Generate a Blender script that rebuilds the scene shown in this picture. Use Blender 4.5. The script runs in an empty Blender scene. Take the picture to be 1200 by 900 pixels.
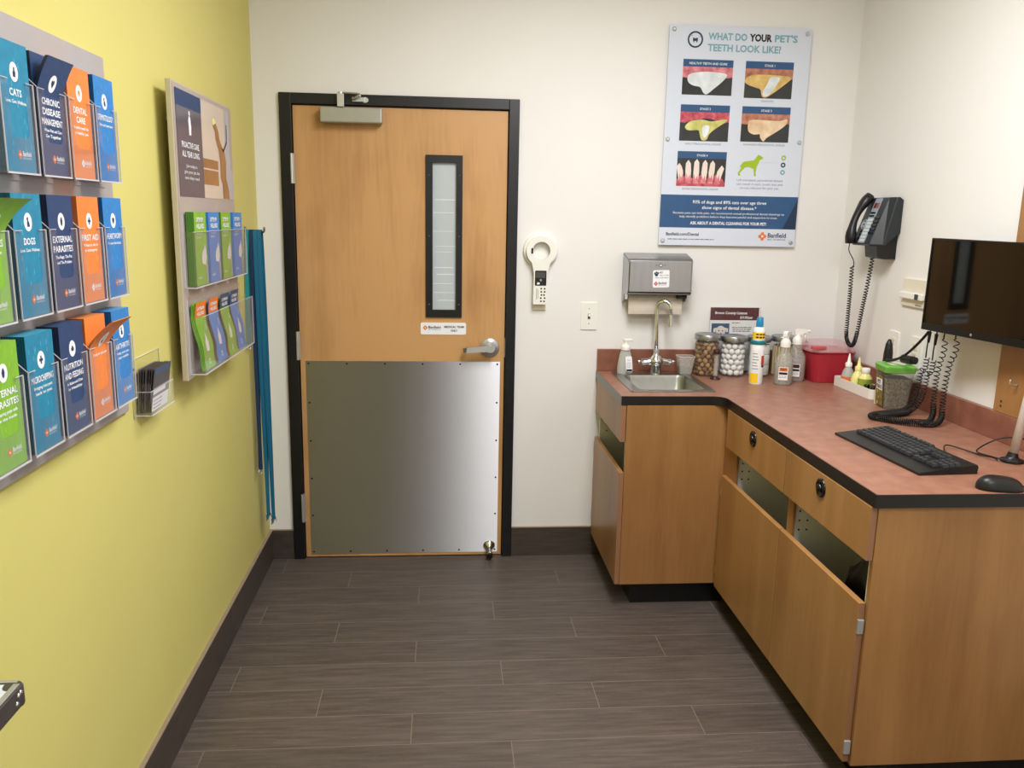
import bpy, bmesh, math, random
from mathutils import Vector, Matrix
from mathutils.geometry import tessellate_polygon

random.seed(7)
COL = bpy.context.scene.collection
V = Vector
W = 2.622          # room width (x), back wall at y = 0, left wall at x = 0
ZC = 0.9026        # worktop height
HC = 2.75          # ceiling
YF = -4.75         # wall behind the camera

# ------------------------------------------------------------------ materials
def lin(c):
    return tuple(((v / 255) / 12.92 if v / 255 <= 0.04045 else ((v / 255 + 0.055) / 1.055) ** 2.4) for v in c)

MATS = {}
def base_mat(name):
    m = bpy.data.materials.new(name)
    m.use_nodes = True
    nt = m.node_tree
    return m, nt, nt.nodes['Principled BSDF']

def N(nt, t, **k):
    n = nt.nodes.new(t)
    for a, b in k.items():
        setattr(n, a, b)
    return n

def scaled(c, f):
    return tuple(max(0.0, min(1.0, v * f)) for v in c) + (1,)

def mat(name, col, rough=0.5, metal=0.0, var=0.05, scale=30, spec=0.5, trans=0.0, ior=1.45, bump=0.0,
        stretch=(1, 1, 1), coat=0.0, aniso=0.0, emit=0.0, col2=None, thresh=None):
    m, nt, b = base_mat(name)
    c = lin(col)
    tc = N(nt, 'ShaderNodeTexCoord')
    mp = N(nt, 'ShaderNodeMapping')
    mp.inputs['Scale'].default_value = stretch
    nt.links.new(tc.outputs['Object'], mp.inputs['Vector'])
    nz = N(nt, 'ShaderNodeTexNoise')
    nz.inputs['Scale'].default_value = scale
    nz.inputs['Detail'].default_value = 5
    nt.links.new(mp.outputs['Vector'], nz.inputs['Vector'])
    r = N(nt, 'ShaderNodeValToRGB')
    r.color_ramp.elements[0].position = 0.3 if thresh is None else thresh[0]
    r.color_ramp.elements[1].position = 0.7 if thresh is None else thresh[1]
    r.color_ramp.elements[0].color = scaled(c, 1 - var)
    r.color_ramp.elements[1].color = scaled(c, 1 + var) if col2 is None else lin(col2) + (1,)
    nt.links.new(nz.outputs['Fac'], r.inputs['Fac'])
    nt.links.new(r.outputs['Color'], b.inputs['Base Color'])
    b.inputs['Roughness'].default_value = rough
    b.inputs['Metallic'].default_value = metal
    b.inputs['Specular IOR Level'].default_value = spec
    b.inputs['Transmission Weight'].default_value = trans
    b.inputs['IOR'].default_value = ior
    b.inputs['Coat Weight'].default_value = coat
    if aniso:
        b.inputs['Anisotropic'].default_value = aniso
        tg = N(nt, 'ShaderNodeTangent', direction_type='UV_MAP')
        nt.links.new(tg.outputs['Tangent'], b.inputs['Tangent'])
    if emit:
        b.inputs['Emission Color'].default_value = c + (1,)
        b.inputs['Emission Strength'].default_value = emit
    if bump:
        bp = N(nt, 'ShaderNodeBump')
        bp.inputs['Strength'].default_value = bump
        bp.inputs['Distance'].default_value = 0.002
        nt.links.new(nz.outputs['Fac'], bp.inputs['Height'])
        nt.links.new(bp.outputs['Normal'], b.inputs['Normal'])
    MATS[name] = m
    return m

def clear(name, tint, haze, haze_col, rough=0.05, edge=0.12):
    """thin clear plastic: mostly see-through, a little haze and a glossy skin"""
    m, nt, b = base_mat(name)
    nt.nodes.remove(b)
    out = nt.nodes['Material Output']
    tr = N(nt, 'ShaderNodeBsdfTransparent'); tr.inputs['Color'].default_value = lin(tint) + (1,)
    df = N(nt, 'ShaderNodeBsdfDiffuse')
    nz = N(nt, 'ShaderNodeTexNoise'); nz.inputs['Scale'].default_value = 14
    rp = N(nt, 'ShaderNodeValToRGB')
    h = lin(haze_col)
    rp.color_ramp.elements[0].color = scaled(h, 0.9); rp.color_ramp.elements[1].color = scaled(h, 1.08)
    nt.links.new(nz.outputs['Fac'], rp.inputs['Fac']); nt.links.new(rp.outputs['Color'], df.inputs['Color'])
    gl = N(nt, 'ShaderNodeBsdfGlossy'); gl.inputs['Roughness'].default_value = rough
    m1 = N(nt, 'ShaderNodeMixShader'); m1.inputs[0].default_value = haze
    nt.links.new(tr.outputs[0], m1.inputs[1]); nt.links.new(df.outputs[0], m1.inputs[2])
    lw = N(nt, 'ShaderNodeLayerWeight'); lw.inputs['Blend'].default_value = 0.5
    pw = N(nt, 'ShaderNodeMath', operation='POWER'); pw.inputs[1].default_value = 4.0
    nt.links.new(lw.outputs['Facing'], pw.inputs[0])
    mm = N(nt, 'ShaderNodeMath', operation='MULTIPLY_ADD'); mm.inputs[1].default_value = 0.30; mm.inputs[2].default_value = 0.025
    nt.links.new(pw.outputs[0], mm.inputs[0])
    m2 = N(nt, 'ShaderNodeMixShader')
    nt.links.new(mm.outputs[0], m2.inputs[0]); nt.links.new(m1.outputs[0], m2.inputs[1]); nt.links.new(gl.outputs[0], m2.inputs[2])
    nt.links.new(m2.outputs[0], out.inputs['Surface'])
    MATS[name] = m
    return m

def wood(name, c_dark, c_light, axis='z', rough=0.4, freq=9.0, coat=0.1, blotch=0.35):
    """veneer: long soft grain along one axis"""
    m, nt, b = base_mat(name)
    tc = N(nt, 'ShaderNodeTexCoord'); mp = N(nt, 'ShaderNodeMapping')
    s = {'z': (1, 1, 0.09), 'x': (0.09, 1, 1), 'y': (1, 0.09, 1)}[axis]
    mp.inputs['Scale'].default_value = s
    nt.links.new(tc.outputs['Object'], mp.inputs['Vector'])
    n1 = N(nt, 'ShaderNodeTexNoise'); n1.inputs['Scale'].default_value = freq; n1.inputs['Detail'].default_value = 8
    n1.inputs['Distortion'].default_value = 0.6
    n2 = N(nt, 'ShaderNodeTexNoise'); n2.inputs['Scale'].default_value = freq * 14; n2.inputs['Detail'].default_value = 4
    n3 = N(nt, 'ShaderNodeTexNoise'); n3.inputs['Scale'].default_value = 2.6; n3.inputs['Detail'].default_value = 2
    nt.links.new(mp.outputs['Vector'], n1.inputs['Vector']); nt.links.new(mp.outputs['Vector'], n2.inputs['Vector'])
    nt.links.new(tc.outputs['Object'], n3.inputs['Vector'])
    a = N(nt, 'ShaderNodeMath', operation='MULTIPLY_ADD'); a.inputs[1].default_value = 0.28
    nt.links.new(n2.outputs['Fac'], a.inputs[0]); nt.links.new(n1.outputs['Fac'], a.inputs[2])
    a2 = N(nt, 'ShaderNodeMath', operation='MULTIPLY_ADD'); a2.inputs[1].default_value = blotch
    nt.links.new(n3.outputs['Fac'], a2.inputs[0]); nt.links.new(a.outputs[0], a2.inputs[2])
    r = N(nt, 'ShaderNodeValToRGB')
    r.color_ramp.elements[0].position = 0.55; r.color_ramp.elements[1].position = 0.98
    r.color_ramp.elements[0].color = lin(c_dark) + (1,); r.color_ramp.elements[1].color = lin(c_light) + (1,)
    nt.links.new(a2.outputs[0], r.inputs['Fac']); nt.links.new(r.outputs['Color'], b.inputs['Base Color'])
    b.inputs['Roughness'].default_value = rough; b.inputs['Coat Weight'].default_value = coat
    b.inputs['Coat Roughness'].default_value = 0.25; b.inputs['Specular IOR Level'].default_value = 0.35
    MATS[name] = m
    return m

def floor_mat():
    m, nt, b = base_mat('plank_tile_floor')
    L = nt.links.new
    tc = N(nt, 'ShaderNodeTexCoord'); sep = N(nt, 'ShaderNodeSeparateXYZ'); L(tc.outputs['Object'], sep.inputs[0])
    def M(op, a, c=None, d=None):
        n = N(nt, 'ShaderNodeMath', operation=op)
        for i, x in enumerate((a, c, d)):
            if x is None: continue
            if isinstance(x, (int, float)): n.inputs[i].default_value = x
            else: L(x, n.inputs[i])
        return n.outputs[0]
    rv = M('DIVIDE', M('SUBTRACT', M('MULTIPLY', sep.outputs[1], -1.0), 0.17), 0.158)
    row = M('FLOOR', rv); rf = M('FRACT', rv)
    uv = M('DIVIDE', M('SUBTRACT', M('SUBTRACT', sep.outputs[0], 0.39), M('MULTIPLY', row, 0.309)), 0.925)
    ci = M('FLOOR', uv); cf = M('FRACT', uv)
    def edge(f, w):
        return M('LESS_THAN', M('MINIMUM', f, M('SUBTRACT', 1.0, f)), w)
    seam = M('MAXIMUM', edge(rf, 0.009), edge(cf, 0.0017))
    comb = N(nt, 'ShaderNodeCombineXYZ'); L(row, comb.inputs[0]); L(ci, comb.inputs[1])
    wn = N(nt, 'ShaderNodeTexWhiteNoise'); L(comb.outputs[0], wn.inputs['Vector'])
    mp = N(nt, 'ShaderNodeMapping'); mp.inputs['Scale'].default_value = (1.0, 12.0, 1.0)
    add = N(nt, 'ShaderNodeVectorMath', operation='ADD'); L(tc.outputs['Object'], add.inputs[0]); L(wn.outputs['Color'], add.inputs[1])
    L(add.outputs[0], mp.inputs['Vector'])
    n1 = N(nt, 'ShaderNodeTexNoise'); n1.inputs['Scale'].default_value = 6.0; n1.inputs['Detail'].default_value = 10; L(mp.outputs[0], n1.inputs['Vector'])
    n2 = N(nt, 'ShaderNodeTexNoise'); n2.inputs['Scale'].default_value = 22; n2.inputs['Detail'].default_value = 6; n2.inputs['Distortion'].default_value = 0.8
    L(mp.outputs[0], n2.inputs['Vector'])
    r = N(nt, 'ShaderNodeValToRGB')
    r.color_ramp.elements[0].position = 0.35; r.color_ramp.elements[0].color = lin((80, 71, 66)) + (1,)
    r.color_ramp.elements[1].position = 0.68; r.color_ramp.elements[1].color = lin((98, 88, 82)) + (1,)
    L(n1.outputs['Fac'], r.inputs['Fac'])
    fl = N(nt, 'ShaderNodeValToRGB')
    fl.color_ramp.elements[0].position = 0.62; fl.color_ramp.elements[0].color = (0, 0, 0, 1)
    fl.color_ramp.elements[1].position = 0.74; fl.color_ramp.elements[1].color = (0.55, 0.55, 0.55, 1)
    L(n2.outputs['Fac'], fl.inputs['Fac'])
    mx = N(nt, 'ShaderNodeMix', data_type='RGBA'); L(fl.outputs['Color'], mx.inputs['Factor'])
    L(r.outputs['Color'], mx.inputs['A']); mx.inputs['B'].default_value = lin((122, 110, 100)) + (1,)
    tone = M('MULTIPLY_ADD', wn.outputs['Value'], 0.16, 0.92)
    ms = N(nt, 'ShaderNodeVectorMath', operation='SCALE'); L(mx.outputs['Result'], ms.inputs[0]); L(tone, ms.inputs['Scale'])
    m2 = N(nt, 'ShaderNodeMix', data_type='RGBA'); L(M('MULTIPLY', seam, 0.5), m2.inputs['Factor'])
    L(ms.outputs[0], m2.inputs['A']); m2.inputs['B'].default_value = lin((140, 128, 118)) + (1,)
    L(m2.outputs['Result'], b.inputs['Base Color'])
    b.inputs['Roughness'].default_value = 0.46; b.inputs['Specular IOR Level'].default_value = 0.4
    bp = N(nt, 'ShaderNodeBump'); bp.inputs['Strength'].default_value = 0.12; bp.inputs['Distance'].default_value = 0.002
    L(n2.outputs['Fac'], bp.inputs['Height']); L(bp.outputs[0], b.inputs['Normal'])
    MATS['floor'] = m

floor_mat()
mat('yellow_paint', (212, 204, 122), 0.55, var=0.015, scale=3, bump=0.03, spec=0.35)
mat('cream_paint', (234, 233, 232), 0.6, var=0.012, scale=3, spec=0.3)
mat('white_paint', (238, 236, 230), 0.7, var=0.01, scale=3)
mat('plank_base', (70, 61, 55), 0.45, var=0.22, scale=9, stretch=(1, 1, 7))
mat('base_cap', (150, 134, 116), 0.4, var=0.06)
wood('door_veneer', (160, 114, 66), (202, 156, 104), 'z', 0.42, 5.0, blotch=0.55)
wood('door_edge', (150, 96, 52), (176, 120, 68), 'z', 0.5, 9.0)
wood('added_dark_door', (70, 52, 38), (92, 70, 52), 'z', 0.5, 6.0)
wood('maple', (148, 106, 60), (174, 130, 80), 'z', 0.38, 6.0)
wood('maple_edge', (164, 120, 80), (188, 144, 100), 'z', 0.45, 14.0)
wood('maple_side', (140, 98, 56), (166, 122, 74), 'z', 0.38, 6.0)
mat('edge_band', (146, 104, 78), 0.5, var=0.1, scale=40, stretch=(1, 1, 0.1))
mat('laminate', (144, 98, 80), 0.36, var=0.06, scale=20, col2=(162, 116, 96), spec=0.5)
mat('laminate_splash', (128, 80, 64), 0.35, var=0.10, scale=14, col2=(148, 98, 80))
mat('black_edge', (24, 22, 23), 0.4, var=0.1)
mat('edge_metal', (120, 120, 112), 0.35, metal=0.3, var=0.05)
mat('black_frame', (21, 21, 24), 0.35, var=0.08)
mat('black_plastic', (22, 22, 24), 0.35, var=0.1)
mat('key_plastic', (50, 52, 56), 0.45, var=0.1)
mat('black_shiny', (12, 12, 13), 0.12, var=0.05, spec=0.6)
mat('rubber', (18, 17, 18), 0.55, var=0.1)
mat('cord_rubber', (16, 14, 16), 0.5, var=0.1)
mat('melamine', (240, 240, 238), 0.5, var=0.02)
mat('dark_hole', (25, 23, 22), 0.8, var=0.05)
mat('toe', (14, 14, 16), 0.4, var=0.1)
mat('kick_steel', (180, 180, 182), 0.42, metal=1.0, var=0.012, scale=3, stretch=(1, 1, 40), aniso=1.0)
mat('steel', (176, 178, 182), 0.32, metal=1.0, var=0.05, scale=6, stretch=(30, 1, 1))
mat('steel_dark', (120, 120, 118), 0.3, metal=1.0, var=0.05)
mat('sink_steel', (170, 172, 168), 0.3, metal=1.0, var=0.05)
mat('chrome', (225, 226, 228), 0.07, metal=1.0, var=0.01)
mat('satin', (206, 208, 212), 0.34, metal=0.75, var=0.02)
mat('closer_paint', (172, 172, 164), 0.35, metal=0.45, var=0.03)
mat('brass_screw', (90, 84, 70), 0.4, metal=0.8)
mat('white_plastic', (238, 237, 232), 0.35, var=0.015)
mat('offwhite_plastic', (226, 220, 202), 0.4, var=0.02)
mat('grey_line', (150, 150, 150), 0.6)
mat('paper_white', (238, 239, 240), 0.5, var=0.015)
mat('towel_paper', (208, 200, 186), 0.85, var=0.03)
mat('print_white', (240, 243, 248), 0.4, var=0.01)
mat('poster_white', (214, 222, 238), 0.22, var=0.01, spec=0.5)
mat('navy', (30, 62, 108), 0.4, var=0.08, scale=60)
mat('poster_navy', (48, 86, 132), 0.3, var=0.05)
mat('ink_navy', (34, 54, 84), 0.5)
mat('ink_black', (26, 28, 32), 0.5)
mat('ink_teal', (120, 168, 184), 0.5)
mat('ink_grey', (120, 126, 136), 0.5)
mat('teal', (22, 130, 166), 0.4, var=0.1, scale=55)
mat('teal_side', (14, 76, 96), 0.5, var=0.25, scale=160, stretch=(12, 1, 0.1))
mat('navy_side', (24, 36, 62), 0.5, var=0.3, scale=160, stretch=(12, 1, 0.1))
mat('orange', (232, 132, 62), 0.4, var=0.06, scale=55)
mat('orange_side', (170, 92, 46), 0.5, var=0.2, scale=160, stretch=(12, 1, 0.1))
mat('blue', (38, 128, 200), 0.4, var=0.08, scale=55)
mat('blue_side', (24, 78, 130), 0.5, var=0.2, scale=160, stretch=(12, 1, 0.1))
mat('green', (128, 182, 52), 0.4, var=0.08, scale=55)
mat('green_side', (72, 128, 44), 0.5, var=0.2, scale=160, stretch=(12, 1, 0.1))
mat('lightblue', (58, 132, 206), 0.4, var=0.05)
mat('orange_head', (240, 126, 40), 0.4, var=0.03)
mat('slate', (52, 74, 112), 0.4, var=0.05)
mat('tan_curl', (206, 138, 70), 0.45, var=0.04)
mat('rack_grey', (178, 172, 172), 0.42, metal=0.15, var=0.03, scale=5)
mat('board_cream', (186, 178, 156), 0.5, var=0.03)
mat('board_grey', (176, 164, 158), 0.4, var=0.03)
mat('poster_slate', (92, 88, 102), 0.16, var=0.05, scale=4)
mat('photo_cream', (214, 200, 186), 0.18, var=0.05, scale=5)
mat('photo_brown', (160, 116, 74), 0.2, var=0.15, scale=12)
mat('photo_grey', (180, 182, 188), 0.2, var=0.08, scale=6)
mat('leash_teal', (22, 132, 146), 0.6, var=0.12, scale=220)
mat('leash_blue', (18, 102, 138), 0.6, var=0.12, scale=220)
mat('leash_dark', (16, 46, 84), 0.65, var=0.15, scale=220)
mat('bag', (14, 15, 17), 0.3, var=0.2)
mat('glass_blind', (200, 207, 214), 0.35, var=0.02)
mat('blind_line', (236, 238, 240), 0.4)
mat('treat_tan', (166, 126, 82), 0.75, var=0.15)
mat('treat_brown', (116, 78, 48), 0.75, var=0.15)
mat('cotton', (240, 238, 238), 0.95, var=0.04)
mat('gauze', (232, 230, 226), 0.9, var=0.04)
mat('stick_wood', (206, 186, 140), 0.7, var=0.08)
mat('maroon', (84, 26, 36), 0.4, var=0.05)
mat('sand_brown', (58, 28, 28), 0.4, var=0.1)
mat('dogphoto_blue', (52, 84, 132), 0.35, var=0.1)
mat('fur_white', (228, 222, 216), 0.6, var=0.06)
mat('red_ink', (200, 52, 48), 0.5)
mat('orange_ink', (230, 122, 52), 0.5)
mat('green_ink', (160, 190, 40), 0.5)
mat('yellow_ink', (248, 208, 40), 0.45)
mat('gold_ink', (240, 200, 60), 0.45, var=0.1)
mat('cap_blue', (38, 134, 184), 0.35, var=0.03)
mat('cap_teal', (20, 118, 128), 0.35, var=0.03)
mat('red_tub', (176, 44, 60), 0.3, var=0.06, scale=8, trans=0.12)
mat('red_handle', (196, 90, 96), 0.35, var=0.03)
mat('bottle_yellow', (232, 228, 150), 0.4, var=0.03)
mat('label_green', (150, 166, 60), 0.45, var=0.08)
mat('lid_green', (110, 176, 74), 0.35, var=0.04)
mat('kibble', (92, 76, 66), 0.85, var=0.45, scale=120, bump=1.0, col2=(150, 134, 116))
mat('bin_label', (120, 116, 60), 0.5, var=0.35, scale=60)
mat('cream_card', (236, 222, 180), 0.6, var=0.02)
mat('screen', (10, 9, 8), 0.04, var=0.02, spec=0.75)
mat('bezel', (17, 17, 18), 0.3, var=0.05)
mat('phone_body', (38, 43, 49), 0.38, var=0.06)
mat('phone_silver', (152, 160, 170), 0.35, var=0.03)
mat('phone_white', (206, 214, 222), 0.4, var=0.02)
mat('phone_red', (150, 92, 90), 0.3, var=0.03)
mat('lcd', (70, 74, 74), 0.2, var=0.03)
mat('post_silver', (230, 226, 220), 0.35, metal=0.15, var=0.02)
mat('card_dark', (74, 70, 72), 0.4, var=0.1)
mat('card_grey', (130, 122, 124), 0.4, var=0.06)
mat('table_rim', (96, 92, 92), 0.35, metal=0.6, var=0.05)
mat('table_top', (214, 222, 234), 0.25, metal=0.1, var=0.05)
mat('tooth_white', (206, 216, 224), 0.2, var=0.04, scale=22, col2=(240, 246, 250))
mat('tooth_yellow', (206, 160, 84), 0.2, var=0.1, scale=26, col2=(232, 206, 130))
mat('tooth_olive', (188, 186, 90), 0.2, var=0.1, scale=26, col2=(226, 222, 150))
mat('tooth_peach', (222, 186, 146), 0.2, var=0.08, scale=22, col2=(244, 222, 192))
mat('tooth_bone', (234, 220, 212), 0.2, var=0.05, scale=30)
mat('gum_pink', (196, 92, 108), 0.2, var=0.12, scale=34, col2=(232, 156, 164))
mat('gum_red', (172, 48, 72), 0.2, var=0.1, scale=44, col2=(220, 110, 124))
mat('gum_brown', (160, 92, 74), 0.2, var=0.1, scale=34, col2=(206, 146, 120))
mat('photo_black', (52, 54, 56), 0.2, var=0.1)
clear('acrylic', (252, 252, 253), 0.035, (206, 206, 222))
clear('acrylic_thin', (253, 253, 253), 0.015, (226, 226, 230))
clear('acrylic_edge', (240, 242, 245), 0.62, (232, 232, 236))
clear('poster_acrylic', (252, 252, 255), 0.08, (210, 220, 236))
clear('glass', (250, 252, 252), 0.05, (220, 224, 224))
clear('bottle_clear', (246, 246, 242), 0.30, (226, 224, 218), rough=0.2)
clear('bottle_frost', (240, 244, 242), 0.5, (226, 230, 226), rough=0.25)
clear('liquid_pink', (230, 212, 214), 0.5, (206, 188, 190), rough=0.2)
clear('liquid_pale', (236, 238, 234), 0.4, (206, 208, 202), rough=0.2)
clear('bin_plastic', (240, 242, 238), 0.12, (196, 198, 192), rough=0.15)
clear('pink_clear', (252, 236, 238), 0.3, (240, 216, 220), rough=0.15)

# ------------------------------------------------------------------ mesh builder
def frame(o, u, v):
    u = V(u).normalized(); v = V(v).normalized(); w = u.cross(v)
    return Matrix(((u.x, v.x, w.x, o[0]), (u.y, v.y, w.y, o[1]), (u.z, v.z, w.z, o[2]), (0, 0, 0, 1)))
def onleft(x, y, z):  return frame((x, y, z), (0, 1, 0), (0, 0, 1))
def onback(x, y, z):  return frame((x, y, z), (1, 0, 0), (0, 0, 1))
def onright(x, y, z): return frame((x, y, z), (0, -1, 0), (0, 0, 1))

TEXTS = {}
def text_mesh(s, bold=0.0):
    k = (s, bold)
    if k not in TEXTS:
        cu = bpy.data.curves.new('txt', 'FONT'); cu.body = s; cu.size = 1; cu.resolution_u = 2; cu.offset = bold
        cu.align_x = 'LEFT'
        o = bpy.data.objects.new('txt', cu)
        me = bpy.data.meshes.new_from_object(o)
        vs = [(v.co.x, v.co.y) for v in me.vertices]; fs = [tuple(p.vertices) for p in me.polygons]
        bpy.data.objects.remove(o); bpy.data.curves.remove(cu); bpy.data.meshes.remove(me)
        xs = [a for a, _ in vs] or [0, 1]
        TEXTS[k] = (vs, fs, min(xs), max(xs))
    return TEXTS[k]

class MB:
    def __init__(s):
        s.v = []; s.f = []; s.m = []; s.s = []; s.mats = []
    def mi(s, name):
        if name not in s.mats: s.mats.append(name)
        return s.mats.index(name)
    def add(s, vs, fs, mt, M=None, smooth=False):
        b = len(s.v); k = s.mi(mt)
        s.v += [(M @ V(p)) if M is not None else V(p) for p in vs]
        for f in fs:
            s.f.append([b + i for i in f]); s.m.append(k); s.s.append(smooth)
        return s
    def box(s, a, b, mt, M=None):
        x0, y0, z0 = a; x1, y1, z1 = b
        if x0 > x1: x0, x1 = x1, x0
        if y0 > y1: y0, y1 = y1, y0
        if z0 > z1: z0, z1 = z1, z0
        vs = [(x0, y0, z0), (x1, y0, z0), (x1, y1, z0), (x0, y1, z0), (x0, y0, z1), (x1, y0, z1), (x1, y1, z1), (x0, y1, z1)]
        fs = [(0, 3, 2, 1), (4, 5, 6, 7), (0, 1, 5, 4), (1, 2, 6, 5), (2, 3, 7, 6), (3, 0, 4, 7)]
        return s.add(vs, fs, mt, M)
    def lathe(s, prof, mt, M, seg=24, sx=1.0, sy=1.0, capb=True, capt=True):
        vs = []; fs = []
        for r, z in prof:
            for i in range(seg):
                a = 2 * math.pi * i / seg
                vs.append((r * math.cos(a) * sx, r * math.sin(a) * sy, z))
        n = len(prof)
        for j in range(n - 1):
            for i in range(seg):
                k = (i + 1) % seg
                fs.append((j * seg + i, j * seg + k, (j + 1) * seg + k, (j + 1) * seg + i))
        s.add(vs, fs, mt, M, True)
        if capb and prof[0][0] > 1e-5: s.add(vs[:seg], [tuple(range(seg))[::-1]], mt, M)
        if capt and prof[-1][0] > 1e-5: s.add(vs[-seg:], [tuple(range(seg))], mt, M)
        return s
    def at(s, prof, mt, x, y, z, **k):
        return s.lathe(prof, mt, Matrix.Translation((x, y, z)), **k)
    def cyl(s, p0, p1, r0, mt, r1=None, seg=16):
        p0 = V(p0); p1 = V(p1); d = p1 - p0
        q = d.to_track_quat('Z', 'Y').to_matrix().to_4x4(); q.translation = p0
        return s.lathe([(r0, 0), (r0 if r1 is None else r1, d.length)], mt, q, seg)
    def tube(s, pts, r, mt, seg=8, closed=False, flat=1.0, up=None):
        pts = [V(p) for p in pts]; n = len(pts); vs = []; fs = []
        t0 = (pts[1] - pts[0]).normalized()
        nr = V(up) if up else (V((0, 0, 1)) if abs(t0.z) < 0.9 else V((1, 0, 0)))
        for i, p in enumerate(pts):
            a = pts[i - 1] if (i > 0 or closed) else p
            c = pts[(i + 1) % n] if (i < n - 1 or closed) else p
            t = (c - a).normalized()
            if up: nr = V(up)
            nr = (nr - t * nr.dot(t)).normalized(); bn = t.cross(nr)
            rr = r[i] if isinstance(r, (list, tuple)) else r
            for k in range(seg):
                g = 2 * math.pi * (k + 0.5) / seg
                vs.append(p + nr * math.cos(g) * rr * flat + bn * math.sin(g) * rr)
        for i in range(n if closed else n - 1):
            j = (i + 1) % n
            for k in range(seg):
                l = (k + 1) % seg
                fs.append((i * seg + k, i * seg + l, j * seg + l, j * seg + k))
        if not closed:
            fs.append(tuple(range(seg))[::-1]); fs.append(tuple((n - 1) * seg + k for k in range(seg)))
        return s.add(vs, fs, mt, None, True)
    def prism(s, poly, h0, h1, mt, M=None, holes=(), side=None):
        """2d polygon in the u,v plane pulled from w=h0 to w=h1"""
        loops = [list(poly)] + [list(h) for h in holes]
        allp = [p for l in loops for p in l]; n = len(allp)
        tri = tessellate_polygon([[V((p[0], p[1], 0)) for p in l] for l in loops])
        vs = [(p[0], p[1], h0) for p in allp] + [(p[0], p[1], h1) for p in allp]
        fs = []
        for t in tri:
            a, b, c = (V((allp[i][0], allp[i][1], 0)) for i in t)
            t = tuple(t) if (b - a).cross(c - a).z > 0 else tuple(t)[::-1]
            fs.append(tuple(n + i for i in t)); fs.append(t[::-1])
        s.add(vs, fs, mt, M)
        sf = []; o = 0
        for li, l in enumerate(loops):
            k = len(l); ar = sum(l[i][0] * l[(i + 1) % k][1] - l[(i + 1) % k][0] * l[i][1] for i in range(k))
            for i in range(k):
                j = (i + 1) % k
                q = (o + i, o + j, n + o + j, n + o + i)
                sf.append(q if (ar > 0) == (li == 0) else q[::-1])
            o += k
        return s.add(vs, sf, side or mt, M)
    def flat(s, poly, mt, M, w=0.0, holes=()):
        loops = [list(poly)] + [list(h) for h in holes]
        allp = [p for l in loops for p in l]
        fs = []
        for t in tessellate_polygon([[V((p[0], p[1], 0)) for p in l] for l in loops]):
            a, b, c = (V((allp[i][0], allp[i][1], 0)) for i in t)
            fs.append(tuple(t) if (b - a).cross(c - a).z > 0 else tuple(t)[::-1])
        return s.add([(p[0], p[1], w) for p in allp], fs, mt, M)
    def rect(s, x0, y0, x1, y1, mt, M, w=0.0):
        return s.add([(x0, y0, w), (x1, y0, w), (x1, y1, w), (x0, y1, w)], [(0, 1, 2, 3)], mt, M)
    def disc(s, x, y, r, mt, M, w=0.0, ry=None, seg=20, inner=None):
        ry = ry or r
        c = [(x + r * math.cos(2 * math.pi * i / seg), y + ry * math.sin(2 * math.pi * i / seg)) for i in range(seg)]
        if inner:
            vs = [(p[0], p[1], w) for p in c] + [(x + inner * math.cos(2 * math.pi * i / seg), y + inner * math.sin(2 * math.pi * i / seg), w) for i in range(seg)]
            return s.add(vs, [(i, (i + 1) % seg, seg + (i + 1) % seg, seg + i) for i in range(seg)], mt, M)
        return s.add([(p[0], p[1], w) for p in c], [tuple(range(seg))], mt, M)
    def text(s, t, x, y, h, mt, M, w=0.0004, al='C', width=None, bold=0.0):
        """h = cap height; x,y = baseline anchor; width squeezes the line to a width"""
        vs, fs, a, b = text_mesh(t, bold)
        k = h / 0.73; kx = k
        if width: kx = width / max(1e-6, b - a)
        off = {'C': -(a + b) / 2, 'L': -a, 'R': -b}[al]
        return s.add([(x + (p[0] + off) * kx, y + p[1] * k, w) for p in vs], fs, mt, M)
    def lines(s, x0, x1, y, n, dy, h, mt, M, w=0.0004, seed=1):
        """rows of print too small to read: runs of word-length strokes"""
        rg = random.Random(seed)
        for i in range(n):
            x = x0 + rg.uniform(0, 0.06) * (x1 - x0); e = x1 - rg.uniform(0, 0.12) * (x1 - x0)
            while x < e:
                l = min(e - x, h * rg.uniform(2.0, 5.5))
                s.rect(x, y - i * dy, x + l, y - i * dy + h, mt, M, w); x += l + h * 0.9
        return s
    def warp(s, fn, start=0):
        for i in range(start, len(s.v)): s.v[i] = V(fn(s.v[i]))
        return s
    def build(s, name, parent=None, loc=None, bevel=0.0, seg=2, uv=None):
        me = bpy.data.meshes.new(name)
        if parent is not None: o0 = V(parent['wloc'])
        else: o0 = V(loc) if loc is not None else V((0, 0, 0))
        me.from_pydata([tuple(p - o0) for p in s.v], [], s.f)
        for mt in s.mats: me.materials.append(MATS[mt])
        for p, k, sm in zip(me.polygons, s.m, s.s):
            p.material_index = k; p.use_smooth = sm
        if uv:
            ly = me.uv_layers.new(name='UVMap')
            for lp in me.loops:
                c = s.v[lp.vertex_index]; ly.data[lp.index].uv = (c[uv[0]], c[uv[1]])
        me.validate(); me.update()
        o = bpy.data.objects.new(name, me); COL.objects.link(o)
        if parent is not None: o.parent = parent
        else: o.location = o0
        o['wloc'] = tuple(o0)
        if bevel:
            b = o.modifiers.new('bevel', 'BEVEL'); b.width = bevel; b.segments = seg
            b.limit_method = 'ANGLE'; b.angle_limit = math.radians(40); b.harden_normals = False
        return o

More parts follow.
